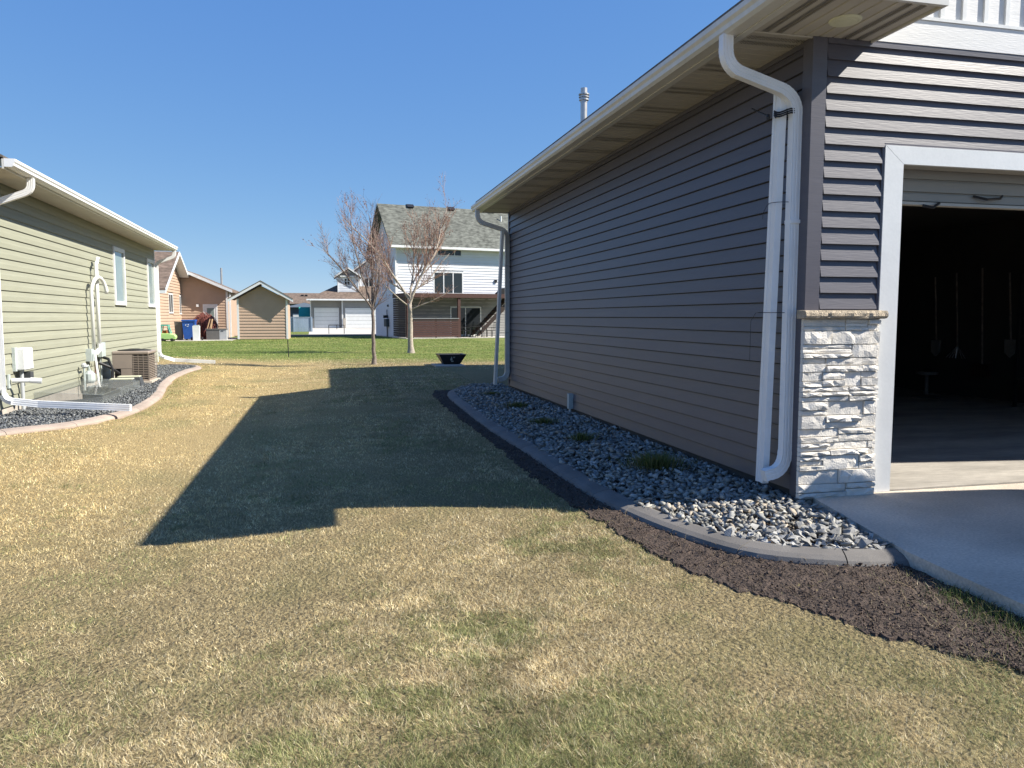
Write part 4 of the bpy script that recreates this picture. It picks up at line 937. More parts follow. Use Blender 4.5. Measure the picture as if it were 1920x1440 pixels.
# ---------------- trees ----------------
def tree(base,h_fork,h,spread,seed,label,pale,trunk_r,limbs,lean,bias,nm='bare_tree',twm='twig'):
    r=random.Random(seed); B=Vector(base); root=thing(nm,base,label,'tree')
    twigs=MB(); buds=[]
    def path(p,d,L,n,wob,curl):
        P=[p.copy()]; q=p.copy(); d=d.normalized()
        for i in range(n):
            d=(d+Vector((r.gauss(0,wob),r.gauss(0,wob),r.gauss(0,wob*.6)))+Vector(curl)/n).normalized(); q=q+d*(L/n); P.append(q.copy())
        return P,d
    top=B+Vector((lean[0],lean[1],h_fork)); n=8
    tp=[B+Vector((0,0,-.1))]+[B.lerp(top,i/n)+Vector((r.gauss(0,.01),r.gauss(0,.01),0)) for i in range(n+1)]
    sc=[1.75,1.35]+[1-.35*i/n for i in range(1,n+1)]
    MB().tube(tp,trunk_r,10,scales=sc).build('trunk','bark_pale' if pale else 'bark',root,smooth=True)
    def grow(p,d,L,rad,lv,mb):
        nseg=max(3,int(L/.16)) if lv<3 else 3
        P,dd=path(p,d,L,nseg,.07 if lv<2 else .10,(bias[0],bias[1],.12 if lv<2 else .05))
        mb.tube(P,rad,6 if lv==0 else (4 if lv==1 else 3),cap=False,scales=[1-.75*i/nseg for i in range(nseg+1)])
        if lv>=2 and twm: buds.append(P)
        if lv==3: return
        nch={0:int(L*5.4),1:int(L*7)+1,2:int(L*7.5)+1}[lv]
        for k in range(nch):
            t=r.uniform(.14 if lv==0 else .12,1); i=min(int(t*nseg),nseg-1); q=P[i].lerp(P[i+1],t*nseg-i)
            dr=(P[i+1]-P[i]).normalized(); perp=Vector((r.gauss(0,1),r.gauss(0,1),r.gauss(0,1))); perp=(perp-dr*perp.dot(dr)).normalized()
            ang=r.uniform(.4,.8); nd=(dr*math.cos(ang)+perp*math.sin(ang)+Vector((0,0,.30))).normalized()
            cl=L*(1-t*.45)*r.uniform(.28,.55) if lv<2 else r.uniform(.10,.38)
            grow(q,nd,cl,max(.0040,rad*(1-.7*t)*.46),lv+1,twigs)
    for k,(az,tilt,L,z0,rd) in enumerate(limbs):
        p=B+Vector((lean[0],lean[1],0))*(z0/h_fork if z0<h_fork else 1)+Vector((0,0,z0)); d=Vector((math.sin(tilt)*math.cos(az),math.sin(tilt)*math.sin(az),math.cos(tilt)))
        mb=MB(); grow(p,d,L,rd,0,mb); mb.build('branch','bark_pale' if pale else 'bark',root,smooth=True)
    twigs.build('twigs',twm,root,kind='stuff')
    bm=MB()
    for P in buds:
        for q in P[1:]:
            for _ in range(1):
                if r.random()<bias[2]*.5:
                    s=r.uniform(.012,.026); o=q+Vector((r.gauss(0,.01),r.gauss(0,.01),r.gauss(0,.012))); bm.add([o+Vector((-s,0,0)),o+Vector((s*.5,s*.8,0)),o+Vector((s*.5,-s*.8,0)),o+Vector((0,0,s*1.5))],[(0,1,3),(1,2,3),(2,0,3)])
    if bm.v: bm.build('buds','bud',root,kind='stuff')
    return root
d2=math.radians
tree((1.43,23.38,-.13),1.72,5.7,2,11,'slim bare tree with upswept twigs at the edge of the shaded lawn',False,.062,
 [(d2(178),.26,2.5,1.70,.032),(d2(195),.50,2.3,1.60,.030),(d2(90),.10,2.7,1.78,.034),(d2(5),.36,1.9,1.62,.026),(d2(-60),.28,2.0,1.7,.026),(d2(150),.62,2.3,1.66,.022),(d2(20),.16,2.3,1.74,.026),(d2(-10),.6,1.5,1.55,.02)],
 (-.03,0),(-.10,.0,.13),twm='twig')
tree((3.27,30.3,-.13),1.95,6.9,2,23,'larger bare tree with pale trunk and reddish buds before the white two storey house',True,.115,
 [(d2(162),.46,3.9,2.0,.050),(d2(12),.40,4.3,1.95,.062),(d2(170),.74,3.5,2.2,.045),(d2(60),.10,3.0,2.1,.045),(d2(5),.85,2.4,2.3,.036),(d2(190),.95,1.9,1.8,.03),(d2(-20),1.15,1.7,1.7,.03),(d2(20),.58,3.0,2.5,.036)],
 (.0,0),(-.06,.0,.24),twm='twig_red')
# ---------------- fire pit ----------------
fp=thing('fire_pit',(3.6,22.35,-.1),'black square tapered steel fire pit standing on flat pavers in the shade','fire pit')
fx,fy=3.60,22.45; ht,hb=.40,.24
P=[(fx-hb,fy-hb,-.085),(fx+hb,fy-hb,-.085),(fx+hb,fy+hb,-.085),(fx-hb,fy+hb,-.085),(fx-ht,fy-ht,.20),(fx+ht,fy-ht,.20),(fx+ht,fy+ht,.20),(fx-ht,fy+ht,.20)]
q=.36; P+=[(fx-q,fy-q,.20),(fx+q,fy-q,.20),(fx+q,fy+q,.20),(fx-q,fy+q,.20),(fx-q*.6,fy-q*.6,-.03),(fx+q*.6,fy-q*.6,-.03),(fx+q*.6,fy+q*.6,-.03),(fx-q*.6,fy+q*.6,-.03)]
MB().add(P,[(0,3,2,1),(0,1,5,4),(1,2,6,5),(2,3,7,6),(3,0,4,7),(4,5,9,8),(5,6,10,9),(6,7,11,10),(7,4,8,11),(8,9,13,12),(9,10,14,13),(10,11,15,14),(11,8,12,15),(12,13,14,15)]).build('bowl','black_metal',fp)
def onface(u,z): # on the front slanted face
    t=(z+.085)/.285; return (fx+u,fy-(hb+(ht-hb)*t)-.004,z)
for fl in ([(-.06,.03),(-.03,.02),(.0,.05),(-.015,.10),(-.03,.145),(-.045,.10),(-.065,.07)],[(.02,.10),(.05,.10),(.075,.13),(.045,.125),(.03,.14)],[(-.03,-.02),(.03,-.02),(.035,.01),(0,.02),(-.035,.005)]):
    MB().prism([onface(*k) for k in fl],(0,-.003,0)).build('flame_emblem','util_grey',fp)
MB().lathe((fx,fy,-.07),[(.02,0),(.02,.001)],6)
pb=thing('paver_base',(3.5,22.0,-.13),'flat grey paver blocks under the black fire pit','pavers')
for i in range(4):
    for j in range(3):
        MB().box((3.04+i*.215,21.55+j*.38,-.13),(3.04+i*.215+.205,21.55+j*.38+.37,-.09+.003*((i+j)%2))).build('paver','foundation',pb)
MB().tube([(-1.28,28.9,-.2),(-1.29,28.9,.2),(-1.30,28.88,.47)],.018,6).build('marker_stake','black_metal',None,'thin dark stake standing in the green lawn beside the tan shed','stake')
# ---------------- white two storey house ----------------
tu=Vector((math.sin(d2(79)),math.cos(d2(79)),0)); TF=frame((4.84,53.14,0),tu)   # off towards camera
TH=thing('two_storey_house',(4.84,53.14,-.13),'white two storey house with grey shingle roof, upper deck and sliding doors','house')
DPT=5.6; EV=6.30
MB().fbox(TF,(0,-DPT,-.15),(14,-.02,EV)).build('wall','white_vinyl',TH)
TFs=frame(TF(0,-DPT,0),-TF.n.cross(Vector((0,0,0))) if False else (Vector(TF(0,0,0))-Vector(TF(0,-DPT,0))))   # side wall frame
# side wall: s from back to front, off must point to -u
def TS(s,off,z): 
    v=Vector(TF(0,0,0))-TF.n*(s)*1.0 - tu*off; return (v.x,v.y,z)
TS.s=-TF.n; TS.n=-tu
ZD=2.83
siding(TF,0.05,14,ZD,EV,.19,.04,'white_vinyl',TH,holes=[(2.6,4.85,2.8,4.45),(2.9,4.75,5.5,6.0)],joined=True,prof=FLAT)
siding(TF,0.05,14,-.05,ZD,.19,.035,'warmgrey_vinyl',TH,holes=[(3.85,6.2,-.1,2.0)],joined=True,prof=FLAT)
RZ=9.0
def tlim(z):
    if z<EV: return (0,DPT)
    f=(z-EV)/(RZ-EV)*DPT/2; return (f,DPT-f)
siding(TS,0,DPT,-.05,RZ-.05,.19,.035,'white_vinyl',TH,lim=tlim,joined=True,prof=FLAT)
MB().fbox(TF,(-.03,-.05,-.1),(.08,.035,EV)).build('corner_post','white_trim',TH)
MB().prism([TF(0,-.05,EV),TF(0,-DPT+.05,EV),TF(0,-DPT/2,RZ-.1)],tu*14).build('gable_wall','white_vinyl',TH)
# roof slabs
o=.5; sl=(RZ-EV)/(DPT/2)
for sg in (0,1):
    if sg==0: pr=[TF(-.55,o,EV-o*sl+.02+.25),TF(-.55,-DPT/2,RZ+.25),TF(-.55,-DPT/2,RZ+.10),TF(-.55,o,EV-o*sl-.13+.25)]
    else: pr=[TF(-.55,-DPT-o,EV-o*sl+.27),TF(-.55,-DPT/2,RZ+.25),TF(-.55,-DPT/2,RZ+.10),TF(-.55,-DPT-o,EV-o*sl+.12)]
    MB().prism(pr,tu*15.1).build('roof','grey_shingle',TH)
ez=EV-o*sl+.22
MB().fbox(TF,(-.55,o+.002,ez-.10),(14.5,o+.13,ez+.05)).build('gutter','white_gutter',TH)
MB().fbox(TF,(-.5,.02,ez-.12),(14.5,o,ez-.09)).build('soffit','white_trim',TH)
for fs in (1.6,4.7,7.9): MB().prism([TF(fs,-DPT/2+.35,RZ+.1),TF(fs+.5,-DPT/2+.35,RZ+.1),TF(fs+.5,-DPT/2+.05,RZ+.33),TF(fs,-DPT/2+.05,RZ+.33)],-TF.n*.3).build('roof_vent','black_metal',TH)
MB().tube([TF(8.6,-1.9,8.0),TF(8.6,-1.9,8.75)],.06,8).build('vent_pipe','pvc',TH)
window(TF,2.60,4.85,2.85,4.45,TH,trim=.10,mulls=(3.38,4.08),glass='glass')
window(TF,2.90,4.75,5.50,5.98,TH,trim=.07,mulls=(4.2,),glass='glass')
window(TF,3.85,6.2,-.05,2.0,TH,trim=.08,mulls=(5.0,),glass='glass')
MB().fbox(TF,(7.25,.02,3.75),(7.42,.12,3.95)).build('wall_lamp','black_metal',TH)
# deck
DK=3.0
MB().fbox(TF,(-.3,DK-.05,ZD-.28),(8.2,DK,ZD-.03)).build('deck_beam','brown_wood',TH)
MB().fbox(TF,(-.32,0.03,ZD-.28),(-.27,DK-.06,ZD-.03)).build('deck_beam','brown_wood',TH)
bd=None; kk=0; ss=-.3
db0=MB().fbox(TF,(-.3,.05,ZD-.025),(8.2,.176,ZD+.005))
mbd=db0.build('deck_board','brown_wood',TH)
for k in range(1,20):
    off=.05+k*.148; share(mbd,'deck_board',Vector(ORG[mbd.name])+TF.n*(k*.148),TH)
for k in range(8): MB().fbox(TF,(-.1+k*1.15,.05,ZD-.22),(-.05+k*1.15,DK-.06,ZD-.04)).build('joist','dark_wood',TH)
for ps in (3.33,7.9,-.2): MB().fbox(TF,(ps,DK-.22,-.13),(ps+.19,DK-.06,ZD-.28)).build('deck_post','brown_wood',TH)
# stairs off the right end
for k in range(9):
    MB().fbox(TF,(4.9+k*.30,1.5,.35+k*.27),(5.22+k*.30,2.6,.40+k*.27)).build('stair_tread','brown_wood',TH)
for of in (1.45,2.62): MB().prism([TF(4.7,of,.0),TF(5.0,of,0),TF(7.7,of,ZD-.3),TF(7.4,of,ZD-.1)],TF.n*.04).build('stringer','dark_wood',TH)
# slatted screen
fs_=thing('slat_screen',TF(1.7,3.1,-.13),'dark brown horizontal slat privacy screen under the deck','screen')
for k in range(8):
    MB().fbox(TF,(.15,3.06,-.02+k*.148),(3.3,3.09,.105+k*.148)).build('slat','brown_wood' if k<7 else 'dark_wood',fs_)
for ps in (.12,1.7,3.22): MB().fbox(TF,(ps,3.0,-.13),(ps+.09,3.055,1.19)).build('post','dark_wood',fs_)
MB().fbox(TF,(.1,3.0,1.17),(3.35,3.12,1.20)).build('cap_rail','bin_grey',fs_)
# left lattice side of the deck
fs2=thing('slat_screen',TF(-.3,1.5,-.13),'dark slatted side screen of the deck at the house corner','screen')
for k in range(17): MB().fbox(TF,(-.30,.1,0+k*.148),(-.27,2.95,.125+k*.148)).build('slat','dark_wood',fs2)
slab('patio',[TF(-.4,.02,0)[:2],TF(9,.02,0)[:2],TF(9,3.5,0)[:2],TF(-.4,3.5,0)[:2]][::-1],-.15,-.09,'pale_concrete')
MB().tube([TF(-.1,.10,-.0),TF(-.1,.10,5.2)],.05,6).build('downspout','white_gutter',TH); 
lying([TF(-.1,.12,.05),TF(-.05,.5,.0),TF(.25,1.4,-.05)],'pale downspout extension at the foot of the two storey house corner')
MB().box((0,0,0),(.01,.01,.01))
um=thing('electric_meter',TS(2.2,.1,-.13),'dark electric meter on the shaded side wall of the two storey house','electric meter')
MB().fbox(TS,(1.9,.03,.6),(2.5,.25,1.15)).build('meter_box','dark_base',um); MB().fbox(TS,(2.1,.05,1.2),(2.3,.35,1.4)).build('meter_dial','dark',um); MB().tube([TS(2.2,.1,-.13),TS(2.2,.1,.6)],.04,6).build('conduit','dark_base',um); MB().tube([TS(2.2,.1,1.35),TS(2.2,.1,1.8)],.03,6).build('conduit','dark_base',um)
MB().fbox(TS,(2.0,.02,2.0),(2.2,.1,2.15)).build('wall_vent','dark_base',TH)
# patio furniture
def chair(s_,o_,rot,label):
    r=thing('patio_chair',TF(s_,o_,-.09),label,'chair')
    c=Vector(TF(s_,o_,0)); a=Vector((math.cos(rot),math.sin(rot),0)); b_=Vector((-a.y,a.x,0))
    def pt(u,v,z): return tuple(c+a*u+b_*v+Vector((0,0,z)))
    def bx(u0,v0,z0,u1,v1,z1,nm):
        P=[pt(u0,v0,z0),pt(u1,v0,z0),pt(u1,v1,z0),pt(u0,v1,z0),pt(u0,v0,z1),pt(u1,v0,z1),pt(u1,v1,z1),pt(u0,v1,z1)]
        MB().add(P,[(0,3,2,1),(4,5,6,7),(0,1,5,4),(1,2,6,5),(2,3,7,6),(3,0,4,7)]).build(nm,'black_metal',r)
    bx(-.25,-.25,.33,.25,.25,.37,'seat')
    for u,v in ((-.24,-.24),(.21,-.24),(.21,.21),(-.24,.21)): bx(u,v,-.09,u+.03,v+.03,.33,'leg')
    for k in range(6): 
        v=-.22+k*.085; MB().tube([pt(-.24,v,.37),pt(-.36,v,.92)],.010,4).build('back_slat','black_metal',r)
    MB().tube([pt(-.36,-.25,.92),pt(-.36,.25,.92)],.018,5).build('back_rail','black_metal',r)
    for v in (-.25,.25): MB().tube([pt(-.28,v,.58),pt(.22,v,.58),pt(.24,v,.35)],.014,4).build('arm','black_metal',r)
ptb=thing('patio_table',TF(5.0,2.0,-.09),'black metal patio table with thin legs under the deck','table')
MB().fbox(TF,(4.35,1.6,.62),(5.65,2.5,.65)).build('table_top','black_metal',ptb)
for a_,b_ in ((4.4,1.65),(5.57,1.65),(4.4,2.42),(5.57,2.42)): MB().fbox(TF,(a_,b_,-.09),(a_+.04,b_+.04,.62)).build('leg','black_metal',ptb)
chair(4.1,2.3,0.2,'black metal patio chair left of the table, beside the slat screen'); chair(4.75,1.2,-1.35,'black patio chair behind the table near the sliding door')
chair(4.9,2.9,1.75,'black patio chair in front of the table, back to the lawn'); chair(6.1,2.2,3.6,'black patio chair right of the table, turned away from it')
gr=thing('covered_grill',TF(7.1,2.2,ZD),'barbecue under a black cover on the upper deck','grill')
MB().prism([TF(6.5,1.8,ZD+.01),TF(7.9,1.8,ZD+.01),TF(7.85,1.8,ZD+.35),TF(7.3,1.8,ZD+.48),TF(6.9,1.8,ZD+.42),TF(6.55,1.8,ZD+.12)],TF.n*.6).build('cover','cloth_dark',gr)
# ---------------- tan house and shed ----------------
NH=thing('tan_house',(-8.5,54,-.13),'tan sided house with brown gable roof and white corner trim behind the lawn','house')
NX=-9.3
nf=frame((NX,48.0,0),(0,1,0))      # gable wall faces +X ; s along +Y
yb=54.6                             # inner corner
peakY=52.2; eZ=3.35
s_l,s_r=0.0,yb-48.0
def nlim(z):
    if z<2.95: return (s_l,s_r+2)
    pk=5.45; f=(z-2.95)/(pk-2.95); return (peakY-48-(1-f)*(peakY-48+.2)*1.0 if True else 0, s_r+2)
# gable wall polygon : eave left (Y 48) z 2.95 -> peak -> right down
PKZ=5.15
def glim(z):
    if z<3.0: return (0,9.2)
    f=(z-3.0)/(PKZ-3.0); return (f*(peakY-48),9.2-f*(9.2-(peakY-48))*1.0)
MB().prism([(NX-.02,48,-.15),(NX-.02,57.2,-.15),(NX-.02,57.2,3.0),(NX-.02,peakY,PKZ),(NX-.02,48,3.0)],(-6,0,0)).build('wall','tan_vinyl',NH)
siding(nf,0,9.2,-.05,PKZ,.18,.04,'tan_vinyl',NH,lim=glim,holes=[(3.2,4.6,1.5,2.75),(6.75,7.95,1.45,2.72)],joined=True,prof=FLAT)
slp=(PKZ-3.0)/(peakY-48)
slp2=(PKZ-3.0)/(57.2-peakY)
MB().prism([(NX+.55,47.4,3.0-.6*slp+.05),(NX+.55,peakY,PKZ+.05),(NX+.55,peakY,PKZ+.2),(NX+.55,47.4,3.0-.6*slp+.2)],(-7,0,0)).build('roof','brown_shingle',NH)
MB().prism([(NX+.55,57.4,3.0+.05),(NX+.55,peakY,PKZ+.05),(NX+.55,peakY,PKZ+.2),(NX+.55,57.4,3.0+.2)],(-7,0,0)).build('roof','brown_shingle',NH)
for (ya,za,yb2,zb2) in ((47.4,3.0-.6*slp,peakY,PKZ),(peakY,PKZ,55.2,PKZ-slp2*(55.2-peakY))):
    MB().prism([(NX+.56,ya,za-.0),(NX+.56,yb2,zb2-.0),(NX+.56,yb2,zb2+.2),(NX+.56,ya,za+.2)],(.04,0,0)).build('rake_fascia','white_trim',NH)
    MB().prism([(NX+.03,ya,za+.02),(NX+.03,yb2,zb2+.02),(NX+.03,yb2,zb2+.045),(NX+.03,ya,za+.045)],(.52,0,0)).build('rake_soffit','white_trim',NH)
MB().box((NX-6,47.25,2.62),(NX+.6,47.4,2.78)).build('gutter','white_gutter',NH)
window(nf,3.2,4.6,1.50,2.75,NH,trim=.09,mulls=(3.9,),m='white_trim'); window(nf,6.75,7.95,1.45,2.72,NH,trim=.09,mulls=(7.35,))
# rear wing with the door
YW=55.5; wf=frame((-9.28,YW,0),(1,0,0))
WR=2.93   # width to right corner
zl0,zr0=4.35,3.05
MB().prism([(-9.28,YW+.02,-.15),(-9.28+WR,YW+.02,-.15),(-9.28+WR,YW+.02,zr0),(-9.28,YW+.02,zl0)],(0,6,0)).build('wall','tan_vinyl',NH)
def wlim(z): return (0,WR) if z<zr0 else (0,WR*(1-(z-zr0)/(zl0-zr0)))
siding(wf,0,WR,-.05,zl0,.18,.04,'tan_vinyl',NH,lim=wlim,joined=True,prof=FLAT,holes=[(1.35,2.28,-.1,2.15)])
k_=(zl0-zr0)/WR
MB().prism([(-9.0,YW-.55,zl0-.28*k_+.03),(-9.28+WR+.35,YW-.55,zr0-.35*k_+.03),(-9.28+WR+.35,YW-.55,zr0-.35*k_+.2),(-9.0,YW-.55,zl0-.28*k_+.2)],(0,6.5,0)).build('roof','brown_shingle',NH)
MB().prism([(-9.0,YW-.60,zl0-.28*k_-.0),(-9.28+WR+.38,YW-.60,zr0-.36*k_),(-9.28+WR+.38,YW-.60,zr0-.36*k_+.19),(-9.0,YW-.60,zl0-.28*k_+.19)],(0,.045,0)).build('rake_fascia','white_trim',NH)
MB().fbox(wf,(WR-.10,.021,-.1),(WR+.03,.05,zr0-.05)).build('corner_post','white_trim',NH)
MB().box((-9.28+WR+.09,YW+.1,-.1),(-9.28+WR+.19,YW+.2,zr0-.1)).build('downspout','white_gutter',NH)
MB().tube([(-7.05,58.5,3.6),(-7.05,58.5,4.75)],.07,8).build('vent_pipe','steel',NH)
dr=MB().fbox(wf,(1.35,.02,0),(1.47,.06,2.13)); dr.fbox(wf,(2.16,.02,0),(2.28,.06,2.13)); dr.fbox(wf,(1.47,.02,2.02),(2.16,.06,2.13)); dr=dr.build('door','white_trim',NH)
MB().fbox(wf,(1.48,.01,0),(2.15,.045,2.01)).build('door_leaf','white_trim',dr); MB().fbox(wf,(1.60,.03,.15),(2.05,.05,1.88)).build('pane','glass_blind',dr); MB().fbox(wf,(1.60,.045,.98),(2.05,.058,1.03)).build('rail','white_trim',dr)
MB().fbox(wf,(.95,.02,1.95),(1.1,.15,2.12)).build('wall_lamp','white_trim',NH)
# shed
SH=thing('shed',(-3.75,50.8,-.13),'tan sided garden shed with white gable trim','shed')
sf=frame((-5.28,50.8,0),(1,0,0)); SW=3.05
MB().prism([(-5.28,50.82,-.13),(-5.28+SW,50.82,-.13),(-5.28+SW,50.82,2.38),(-3.80,50.82,3.22),(-5.28,50.82,2.38)],(0,3.2,0)).build('wall','tan_vinyl',SH)
def slim(z):
    if z<2.38: return (0,SW)
    f=(z-2.38)/(.84); return (f*1.48,SW-f*(SW-1.48))
siding(sf,0,SW,-.1,3.2,.19,.035,'tan_vinyl',SH,lim=slim,joined=True,prof=FLAT)
for a_,b_ in (((-5.75,2.20),(-3.80,3.32)),((-3.80,3.32),(-1.88,2.20))):
    (xa,za),(xb,zb2)=a_,b_
    MB().prism([(xa,50.28,za),(xb,50.28,zb2),(xb,50.28,zb2+.17),(xa,50.28,za+.17)],(0,.04,0)).build('rake_fascia','white_trim',SH)
    MB().prism([(xa,50.26,za+.172),(xb,50.26,zb2+.172),(xb,50.26,zb2+.22),(xa,50.26,za+.22)],(0,4,0)).build('roof','brown_shingle',SH)
for q in (0.0,SW-.12): MB().fbox(sf,(q,.023,-.1),(q+.12,.05,2.4)).build('corner_post','white_trim',SH)
# things in front of the tan house
def bx(name,a,b,m,par,**k): return MB().box(a,b).build(name,m,par,**k)
rbn=thing('recycling_bin',(-7.75,50.2,-.13),'blue wheeled recycling bin with a white mark standing on the lawn edge','bin')
bxp=lambda x0,x1,y0,y1,z0,z1,t: [(x0+t,y0+t,z0),(x1-t,y0+t,z0),(x1-t,y1-t,z0),(x0+t,y1-t,z0),(x0,y0,z1),(x1,y0,z1),(x1,y1,z1),(x0,y1,z1)]
BF=[(0,3,2,1),(4,5,6,7),(0,1,5,4),(1,2,6,5),(2,3,7,6),(3,0,4,7)]
MB().add(bxp(-8.35,-7.62,49.9,50.6,-.05,1.02,.08),BF).build('bin_body','blue',rbn); MB().box((-8.38,49.86,1.025),(-7.60,50.64,1.12)).build('lid','blue',rbn)
for xx in (-8.25,-7.80): MB().tube([(xx,50.5,-.02),(xx+.1,50.5,-.02)],.11,10).build('wheel','rubber',rbn)
for k in range(3):
    a0=k*2.094; MB().prism([(-8.05+.10*math.cos(a0),49.895,.78+.08*math.sin(a0)),(-8.05+.13*math.cos(a0+.9),49.895,.78+.09*math.sin(a0+.9)),(-8.05+.10*math.cos(a0+1.4),49.895,.78+.07*math.sin(a0+1.4)),(-8.05+.06*math.cos(a0+.7),49.895,.78+.04*math.sin(a0+.7))],(0,-.01,0)).build('white_mark','pvc',rbn)
gb=thing('garden_bin',(-8.5,50.6,-.13),'dark bin half hidden behind the blue recycling bin','bin')
MB().add(bxp(-8.85,-8.42,50.3,50.9,-.13,.95,.04),BF).build('bin_body','bin_dark',gb); MB().box((-8.87,50.28,.955),(-8.40,50.92,1.0)).build('lid','bin_dark',gb)
ht_=thing('hand_truck',(-7.45,49.4,-.13),'black hand truck holding white containers beside the blue bin','hand truck')
for xx in (-7.62,-7.30): MB().tube([(xx,49.5,-.1),(xx,49.55,.95)],.02,6).build('rail','black_metal',ht_)
for zz in (.1,.5,.92): MB().tube([(-7.62,49.5,zz),(-7.30,49.5,zz)],.015,6).build('crossbar','black_metal',ht_)
for xx in (-7.80,-7.2): MB().tube([(xx,49.5,-.03),(xx+.07,49.5,-.03)],.11,10).build('wheel','rubber',ht_)
wb=thing('water_container',(-7.48,49.4,-.1),'white plastic container stacked on the hand truck','container')
MB().add(bxp(-7.66,-7.26,49.18,49.46,-.12,.75,.02),BF).build('container_body','pvc',wb); MB().box((-7.6,49.2,.752),(-7.3,49.44,.80)).build('lid','util_grey',wb)
tc=thing('toy_car',(-8.9,48.4,-.13),'lime green ride on toy car with a teal roof','toy car')
MB().prism([(-9.25,48.0,-.02),(-8.45,48.0,-.02),(-8.38,48.0,.12),(-8.45,48.0,.25),(-8.75,48.0,.33),(-9.2,48.0,.33),(-9.27,48.0,.15)],(0,.5,0)).build('car_body','lime',tc,bevel=.03)
for yy in (48.03,48.45):
    MB().tube([(-9.18,yy,.33),(-9.12,yy,.78)],.03,6).build('roof_post','teal',tc); MB().tube([(-8.68,yy,.33),(-8.82,yy,.78)],.03,6).build('roof_post','teal',tc)
MB().box((-9.2,47.98,.76),(-8.76,48.52,.83)).build('toy_roof','teal',tc,bevel=.02); MB().box((-9.12,48.1,.33),(-8.9,48.4,.50)).build('seat','orange',tc)
for xx in (-9.1,-8.6):
    for yy in (47.95,48.5): MB().tube([(xx,yy,-.04),(xx,yy+.06,-.04)],.09,10).build('wheel','rubber',tc)
sbx=thing('storage_box',(-6.95,50.6,-.13),'low dark deck storage box with a pale grey end in front of the door','storage box')
MB().add(bxp(-7.05,-6.30,50.3,50.9,-.12,.50,.01),BF).build('box_body','bin_dark',sbx); MB().box((-6.29,50.3,-.12),(-5.88,50.9,.50)).build('end_panel','bin_grey',sbx); MB().box((-7.08,50.27,.505),(-5.86,50.93,.56)).build('lid','bin_dark',sbx); MB().box((-6.2,50.28,.40),(-6.05,50.299,.43)).build('latch','dark',sbx)
for k,(xa,xb) in enumerate(((-7.0,-6.85),(-6.85,-6.72),(-6.78,-6.7))): MB().tube([(xa,50.5,.56),(xb,50.65,1.15)],.035,4).build('wood_offcut','light_wood',None,['pale timber offcut leaning left on the storage box','pale timber offcut leaning in the middle on the storage box','short timber offcut leaning right on the storage box'][k],'timber')
def shrub(c,rx,ry,h,n,m,label,seed):
    r=random.Random(seed); root=thing('dried_shrub',c,label,'shrub'); mb=MB()
    for k in range(n):
        a=r.uniform(0,6.28); q=r.random()**.5; P=[Vector(c)+Vector((r.gauss(0,.08),r.gauss(0,.08),0))]
        tgt=Vector(c)+Vector((math.cos(a)*rx*q,math.sin(a)*ry*q,h*r.uniform(.55,1.0)*(1-.25*q*q)))
        mid=P[0].lerp(tgt,.5)+Vector((r.gauss(0,.06),r.gauss(0,.06),.15)); droop=tgt+Vector((math.cos(a)*.18,math.sin(a)*.12,-r.uniform(.05,.35)))
        mb.tube([P[0],mid,tgt,droop],.013,3,cap=False,scales=[1.2,1,.8,.4])
    mb.build('stems',m,root,kind='stuff')
shrub((-7.35,51.9,-.13),.62,.5,1.75,950,'red_shrub','tall reddish brown dried shrub against the tan wall beside the bins',4)
shrub((-6.95,51.5,-.13),.35,.4,1.45,500,'red_shrub','shorter reddish dried shrub left of the white door',5)
slab('patio',[(-9.2,48.2),(-5.4,48.9),(-5.4,55.4),(-9.2,55.4)],-.15,-.115,'pale_concrete')
# ---------------- far garages, fence, houses ----------------
GG=thing('far_garage_house',(2.7,100,-.05),'pale house with two white garage doors and a small gabled dormer in the distance','house')
gf=frame((-1.7,100,0),(1,0,0)); GW=8.9
MB().box((-1.7,100.02,-.13),(7.2,108,3.45)).build('wall','warmgrey_vinyl',GG)
MB().box((2.25,99.3,-.13),(7.2,100.0,3.45)).build('wall','warmgrey_vinyl',GG)
siding(gf,0,3.9,-.05,3.4,.2,.03,'warmgrey_vinyl',GG,holes=[(.5,3.55,-.1,2.45)],joined=True,prof=FLAT)
gf2=frame((2.25,99.3,0),(1,0,0)); siding(gf2,0,4.95,-.05,3.4,.2,.03,'warmgrey_vinyl',GG,holes=[(.35,4.65,-.1,2.4)],joined=True,prof=FLAT)
def gdoor(fr,a,b,z1):
    f=MB(); f.fbox(fr,(a-.12,.03,-.1),(a,.08,z1+.12)); f.fbox(fr,(b,.03,-.1),(b+.12,.08,z1+.12)); f.fbox(fr,(a,.03,z1),(b,.08,z1+.12)); g_=f.build('garage_door','white_trim',GG)
    for k in range(5): MB().fbox(fr,(a,.01,-.1+k*(z1+.1)/5),(b,.05,-.1+(k+1)*(z1+.1)/5-.025)).build('door_panel','white_trim',g_)
gdoor(gf,.6,3.4,2.3); gdoor(gf2,.45,4.5,2.25)
for x_ in (-1.7,2.15,7.1): MB().box((x_,99.25 if x_>0 else 99.93,-.1),(x_+.12,99.29 if x_>0 else 99.98,3.4)).build('corner_post','white_trim',GG)
MB().box((2.3,99.2,-.1),(2.62,99.26,1.1)).build('stone_base','foundation',GG); MB().box((-1.65,99.9,-.1),(-1.25,99.96,1.1)).build('stone_base','foundation',GG)
MB().add([(-2.1,98.7,3.45),(7.6,98.7,3.45),(7.6,108.5,3.45),(-2.1,108.5,3.45),(1.6,103.2,5.35),(7.0,103.2,5.35)],[(0,1,5,4),(1,2,5),(2,3,4,5),(3,0,4),(0,3,2,1)]).build('roof','brown_shingle',GG)
MB().box((-2.1,98.6,3.32),(7.6,98.69,3.50)).build('gutter','white_gutter',GG)
